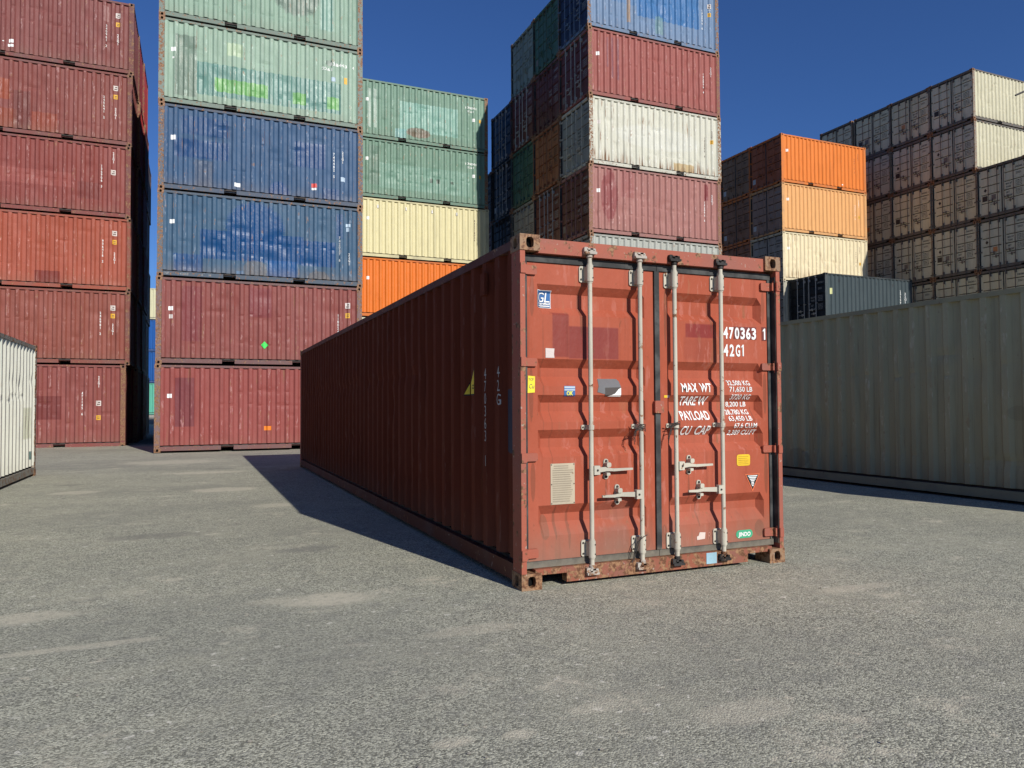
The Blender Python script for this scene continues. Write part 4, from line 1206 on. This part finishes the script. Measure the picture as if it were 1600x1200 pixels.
D_PATCH = {
 3: (('ell', 0.55, 1.25, 0.55, 2.5, base(146, 66, 68), .7), ('rect', 5.28, 5.46, 1.75, 2.40, base(140, 60, 62), .9), ('rect', 1.4, 2.0, 1.5, 2.5, base(160, 84, 84), .4)),
 4: (('rect', 3.75, 4.75, 0.05, 0.50, base(206, 176, 118), .85), ('ell', 1.2, 5.0, 0.9, 1.8, base(236, 236, 224), .5)),
 5: (('rect', 1.0, 1.12, 0.8, 2.35, base(120, 72, 86), .7), ('rect', 1.25, 1.36, 0.75, 2.35, base(120, 72, 86), .7), ('rect', 0.8, 0.9, 1.2, 2.35, base(128, 78, 90), .6)),
 6: (('rect', 2.2, 5.1, 0.85, 2.4, base(60, 122, 182), .85), ('rect', 0.5, 2.2, 1.2, 2.4, base(80, 130, 180), .6), ('rect', 3.05, 3.4, 0.3, 1.0, base(120, 158, 158), .7), ('rect', 1.75, 1.9, 0.5, 1.6, base(196, 150, 80), .6)),
}
def placard_mesh(kind):
    def mk():
        d = Decal('flat'); d.flat_w = LEAF_W
        if kind == 'square': d.rect(0.70, 0.92, 0.88, 1.12)
        elif kind == 'pale': d.rect(0.18, 0.40, 0.44, 0.70)
        elif kind == 'diamond': d.poly([(0.40, 1.30), (0.48, 1.40), (0.40, 1.50), (0.32, 1.40)])
        elif kind == 'darksq': d.rect(0.24, 0.50, 0.86, 1.12)
        return d.mb.mesh('placard', 1, fixn=False)
    return cached(('plac', kind), mk)
PALE_P = flat('placard_pale', (0.52, 0.52, 0.50), 0.6); DARK_P = flat('placard_dark', (0.03, 0.026, 0.024), 0.6); DIM_P = flat('placard_dim', (0.16, 0.14, 0.125), 0.6); ORNG_P = flat('placard_orange', (0.45, 0.20, 0.08), 0.6)
COLN = ['near', 'second', 'third', 'fourth', 'fifth']
for c_, column in enumerate(D_SPEC):
    for k, (dc, fc, word) in enumerate(column):
        front = c_ == 0
        wl = paint('tower_%d_%d' % (c_, k), fc, 60 + c_ * 3 + k * 1.1, 0.3, 1.2 if k == 4 else 0.25, 0.6, 0.1, patches=D_PATCH.get(k, ()) if front else (), rust_low=0.9 if (front and k == 4) else 0.0, streak=0.35)
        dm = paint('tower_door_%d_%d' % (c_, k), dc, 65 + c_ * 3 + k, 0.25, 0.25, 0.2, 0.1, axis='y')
        fr = frame_of('tower_%d_%d' % (c_, k), fc if front else dc, 0.3, 2.0 + k)
        darkish = sum(dc) < 0.2
        pale_rod = darkish and (c_ + k) % 3 != 0
        desc = {0: 'red container', 1: 'red container', 2: 'pale grey container', 3: 'dusty pink container with a maroon oval', 4: 'off-white container with a rusty foot', 5: 'smooth brick red container with purple stripes', 6: 'sunlit blue container cut off above'}[k] if front else word + ' container with shaded closed doors'
        lab = '%s, %s in %s column of the tall tower' % (desc, ('seventh up' if k == 6 else where(k, 9)), COLN[c_])
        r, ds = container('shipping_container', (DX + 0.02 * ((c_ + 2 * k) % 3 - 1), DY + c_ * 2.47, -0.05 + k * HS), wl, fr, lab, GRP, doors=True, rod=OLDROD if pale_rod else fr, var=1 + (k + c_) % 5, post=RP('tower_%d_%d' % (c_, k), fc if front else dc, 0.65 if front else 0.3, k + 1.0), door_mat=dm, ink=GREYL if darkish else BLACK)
        if (c_ + k) % 2: part('placard', placard_mesh('pale'), ds[0], [PALE_P if (c_ * 2 + k) % 3 == 1 else DIM_P])
        if front and k >= 2:
            def f(d, k=k):
                d.rect(0.36, 0.48, 1.56, 1.70, 0 if k != 4 else 1)
                if k != 2: stack_codes(d, 5.28, 5.62, '142096 6', '22G1', 1.72, 2.0, None if k != 6 else 1.9, 1.55 if k in (4, 6) else None, 0 if k != 4 else 2)
            marks(r, f, MK)

# --- E: orange and cream stack
EX, EY = 28.18, 29.81
ORNG = base(246, 140, 62)
E_SPEC = [
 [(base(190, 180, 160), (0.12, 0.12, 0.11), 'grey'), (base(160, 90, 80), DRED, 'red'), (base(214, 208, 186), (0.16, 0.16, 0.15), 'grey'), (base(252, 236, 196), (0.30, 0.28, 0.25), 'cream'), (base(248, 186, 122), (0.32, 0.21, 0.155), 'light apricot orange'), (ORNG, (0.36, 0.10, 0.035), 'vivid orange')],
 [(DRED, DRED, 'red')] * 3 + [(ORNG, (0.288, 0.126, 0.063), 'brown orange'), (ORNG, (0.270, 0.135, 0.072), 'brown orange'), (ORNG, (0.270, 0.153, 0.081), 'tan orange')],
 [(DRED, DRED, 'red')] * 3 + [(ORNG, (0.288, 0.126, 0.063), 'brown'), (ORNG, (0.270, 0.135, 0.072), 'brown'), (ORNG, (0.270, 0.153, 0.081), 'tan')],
]
for c_, column in enumerate(E_SPEC):
    for k, (fc, dc, word) in enumerate(column):
        wl = paint('orange_stack_%d_%d' % (c_, k), fc, 80 + c_ * 3 + k, 0.12, 1.0 if k == 3 else 0.06, 0.12 if k != 3 else 0.5, 0.0, rust_low=0.7 if k == 3 and c_ == 0 else 0.0, streak=0.08)
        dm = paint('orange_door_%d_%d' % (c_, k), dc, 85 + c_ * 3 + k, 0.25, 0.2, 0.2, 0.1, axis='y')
        fr = frame_of('orange_%d_%d' % (c_, k), fc, 0.12, 2.0 + k)
        frd = frame_of('orange_rod_%d_%d' % (c_, k), dc, 0.2, 2.0 + k)
        front = c_ == 0
        desc = ({3: 'sunlit cream container with brown rust streaks', 4: 'sunlit light apricot orange container', 5: 'sunlit vivid orange container'}.get(k, word + ' container') if front else word + ' container with shaded doors')
        lab = '%s, %s in %s column of the orange stack' % (desc, where(k, 6), COLN[c_])
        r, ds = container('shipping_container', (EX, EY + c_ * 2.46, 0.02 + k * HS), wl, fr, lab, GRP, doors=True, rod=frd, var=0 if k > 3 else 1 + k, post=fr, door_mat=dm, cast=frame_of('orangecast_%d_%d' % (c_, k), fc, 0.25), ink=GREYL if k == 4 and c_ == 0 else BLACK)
        part('placard', placard_mesh('pale'), ds[0], [PALE_P])
        if front and k >= 3:
            def f(d, k=k):
                d.rect(0.36, 0.48, 1.66, 1.80, 0)
                stack_codes(d, 5.24, 5.52, '904716 2', '22G1', 1.9, 2.2, None, 1.25 if k < 5 else None, 0 if k == 4 else 2)
                if k == 5: d.rect(4.25, 4.38, 0.30, 0.36, 0)
            marks(r, f, MK)
# --- H: charcoal container on two others in front of the orange stack
for k, (fc, dc, desc) in enumerate(((base(150, 90, 80), DRED, 'red container, bottom one under the charcoal container'), (base(170, 170, 160), DGREY, 'grey container, second one under the charcoal container'), (base(74, 86, 90), (0.011, 0.014, 0.017), 'charcoal grey container with near black doors above the pale grey container'))):
    wl = paint('charcoal_stack_%d' % k, fc, 90 + k, 0.1, 0.03, 0.06, 0.0, streak=0.05)
    dm = paint('charcoal_door_%d' % k, dc, 93 + k, 0.2, 0.05, 0.1, 0.0, axis='y')
    fr = frame_of('charcoal_%d' % k, tuple(v * 0.55 for v in fc), 0.05)
    r, ds = container('shipping_container', (28.48, 27.32, 0.04 + k * HS), wl, fr, desc, GRP, doors=True, rod=GALV, var=0, post=frame_of('charcoalpost_%d' % k, fc, 0.05), door_mat=dm, cast=fr, ink=GREYL)
    if k == 2:
        def f(d):
            d.rect(0.36, 0.46, 1.55, 1.85, 3)
            stack_codes(d, 5.25, 5.58, '295092 7', '22G1', 2.0, 1.9, None, None, 0, 0.12)
            for a in (0.95, 2.2, 3.5, 4.7): d.rect(a - 0.04, a + 0.04, 2.16, 2.30, 2)
        marks(r, f, [WHITE, WHITE, flat('ring_dark', (0.03, 0.035, 0.04), 0.6), flat('pale_yellow_label', (0.75, 0.75, 0.35), 0.6)])

# --- F and G: block of grey containers at the far right
FX, FY = 35.97, 24.786
FW = base(232, 228, 200)
tones = [(0.540, 0.530, 0.387), (0.560, 0.520, 0.361), (0.500, 0.500, 0.391), (0.460, 0.475, 0.383), (0.570, 0.545, 0.387), (0.540, 0.535, 0.408), (0.510, 0.510, 0.396)]
for c_ in range(-2, 4):
    n_ = 5 if c_ < 0 else 7
    for k in range(n_):
        dc = tones[(c_ * 3 + k * 2) % 7]
        wl = paint('grey_wall_%d' % (k % 3), FW if k % 2 else base(226, 220, 190), 100 + k % 3, 0.3, 0.35, 0.5, 0.15, streak=0.25)
        dm = paint('grey_door_%d' % ((c_ * 3 + k * 2) % 7), dc, 104 + (c_ * 3 + k * 2) % 7, 0.2, 0.35, 0.3, 0.1, axis='y')
        fr = frame_paint('grey_door_frame', (0.12, 0.11, 0.095), 3.0, 0.30)
        colname = {-2: 'row beyond the right edge', -1: 'short row at the right edge', 0: 'tall row ending in sunlit cream sides', 1: 'second tall row', 2: 'third tall row', 3: 'farthest tall row'}[c_]
        lab = 'grey container, %s doors, %s in the %s' % (('square marked', 'plain', 'stained')[(k + c_) % 3], 'seventh up' if k == 6 else where(k, 9), colname)
        r, ds = container('shipping_container', (FX + 0.03 * ((k * 2 + c_) % 3), FY + c_ * 2.47 + (0.10 if c_ == 3 else -0.64 if c_ == -2 else 0), 0.12 + k * (HC if c_ == -2 else HS)), wl, fr, lab, GRP, H=HC if c_ == -2 else HS, doors=True, rod=frame_of('greyrod%d' % (k % 2), (0.16, 0.135, 0.115), 0.35), var=1 + (k + c_) % 4, post=frame_paint('grey_post', (0.26, 0.23, 0.18), 4.0, 0.5), door_mat=dm)
        j = (k * 5 + c_ * 3) % 7
        if j < 4: part('placard', placard_mesh('darksq'), ds[0], [DARK_P])
        if j in (1, 3, 4, 5): part('placard', placard_mesh('square'), ds[0], [DIM_P if j != 5 else ORNG_P])
        if k < 6 and j != 2: part('placard', placard_mesh('diamond'), ds[0], [DARK_P])

# --- I: pale grey high container on the right; J: white container at the left edge
I_col = (0.385, 0.345, 0.205)
im = paint('beige_grey_side', I_col, 111.0, 0.4, 0.35, 0.35, 0.2, streak=0.3, patches=(('ell', 7.0, 7.5, 0.2, 0.55, (.06, .05, .035), .3), ('ell', 6.75, 6.95, 0.25, 1.3, (.10, .085, .05), .2), ('rect', 6.88, 6.90, 0.2, 2.75, (.08, .07, .045), .3), ('ell', 3.2, 3.5, 1.1, 1.3, (.12, .10, .06), .2), ('ell', 7.3, 7.5, 1.1, 1.45, (.10, .085, .05), .2)))
container('shipping_container', (9.93 + WD, 3.0, 0.0), im, frame_of('beige', I_col, 0.15), 'pale beige grey container on the right whose long shaded side faces the red one', None, L=S40, H=2.872, rz=math.pi / 2, var=4)
J_col = (0.60, 0.60, 0.51)
jm = paint('white_side', J_col, 113.0, 0.2, 0.18, 0.25, 0.15, patches=(('rect', 11.1, 11.75, 0.75, 1.35, base(190, 192, 160), .6), ('sharp', 11.72, 11.85, 0.34, 0.50, base(30, 92, 90), .9)), streak=0.12)
r, _ = container('shipping_container', (-2.905, 17.42 - S40, 0.0), jm, frame_of('white', tuple(v * 0.5 for v in J_col), 0.45), 'white corrugated container reaching in at the left edge on the asphalt', None, L=S40, rz=math.pi / 2, var=2, post=RP('white', J_col, 0.7))
def f(d):
    d.text('1', 11.62, 2.02, 0.11, 0.03); d.text('G', 11.60, 1.86, 0.12, 0.07)
marks(r, f, [flat('black_stencil', (0.05, 0.06, 0.06), 0.6)], S40)

# --- far stack seen through the gap
def far_stack():
    z0 = 0.75
    for k, (col, word) in enumerate(((base(104, 196, 170), 'turquoise green'), (base(24, 92, 168), 'royal blue'), (base(26, 96, 176), 'brighter blue'), (base(232, 228, 190), 'cream'))):
        m = paint('far_%d' % k, col, 120 + k, 0.1, 0.05, 0.1, 0.0)
        container('shipping_container', (-8.2, 67.0, z0 + k * HS), m, frame_of('far%d' % k, col, 0.05), '%s container far off in the gap between the two left stacks' % word, GRP, var=0)
    mb = MB()
    mb.box(-30, 40, 66.4, 76, 0.0, 0.745)
    tag(part('concrete_platform', mb.mesh('concrete_platform', 1), None, [flat('concrete', (0.30, 0.28, 0.25), 0.9)]), 'low concrete platform under the far stack in the gap', 'platform')
far_stack()

# --- floodlight arm reaching in at the right edge
def lamp_arm():
    def pt(px, py, dist):
        d = _f + _r2 * ((px - 800) / CAM_F) - _u2 * ((py - 600) / CAM_F)
        return Vector((0, 0, CAM_H)) + d * dist
    a = pt(1586.5, 149, 24.0); b = pt(1680, 108, 24.0)
    foot = Vector((b.x, b.y, 0))
    r_ = empty('lamp_post', foot)
    tag(r_, 'thin dark lamp arm reaching in over the right edge before the cream containers', 'lamp post')
    mb = MB(); mb.tube([(0, 0, 0), (0, 0, b.z + 0.3)], [0.09, 0.05], 12)
    part('pole', mb.mesh('pole', 1), r_, [flat('lamp_steel', (0.05, 0.045, 0.045), 0.5)])
    mb = MB(); mb.tube([b - foot, a - foot], [0.045, 0.03], 10)
    part('arm', mb.mesh('arm', 1), r_, [flat('lamp_steel', (0.05, 0.045, 0.045), 0.5)])
lamp_arm()
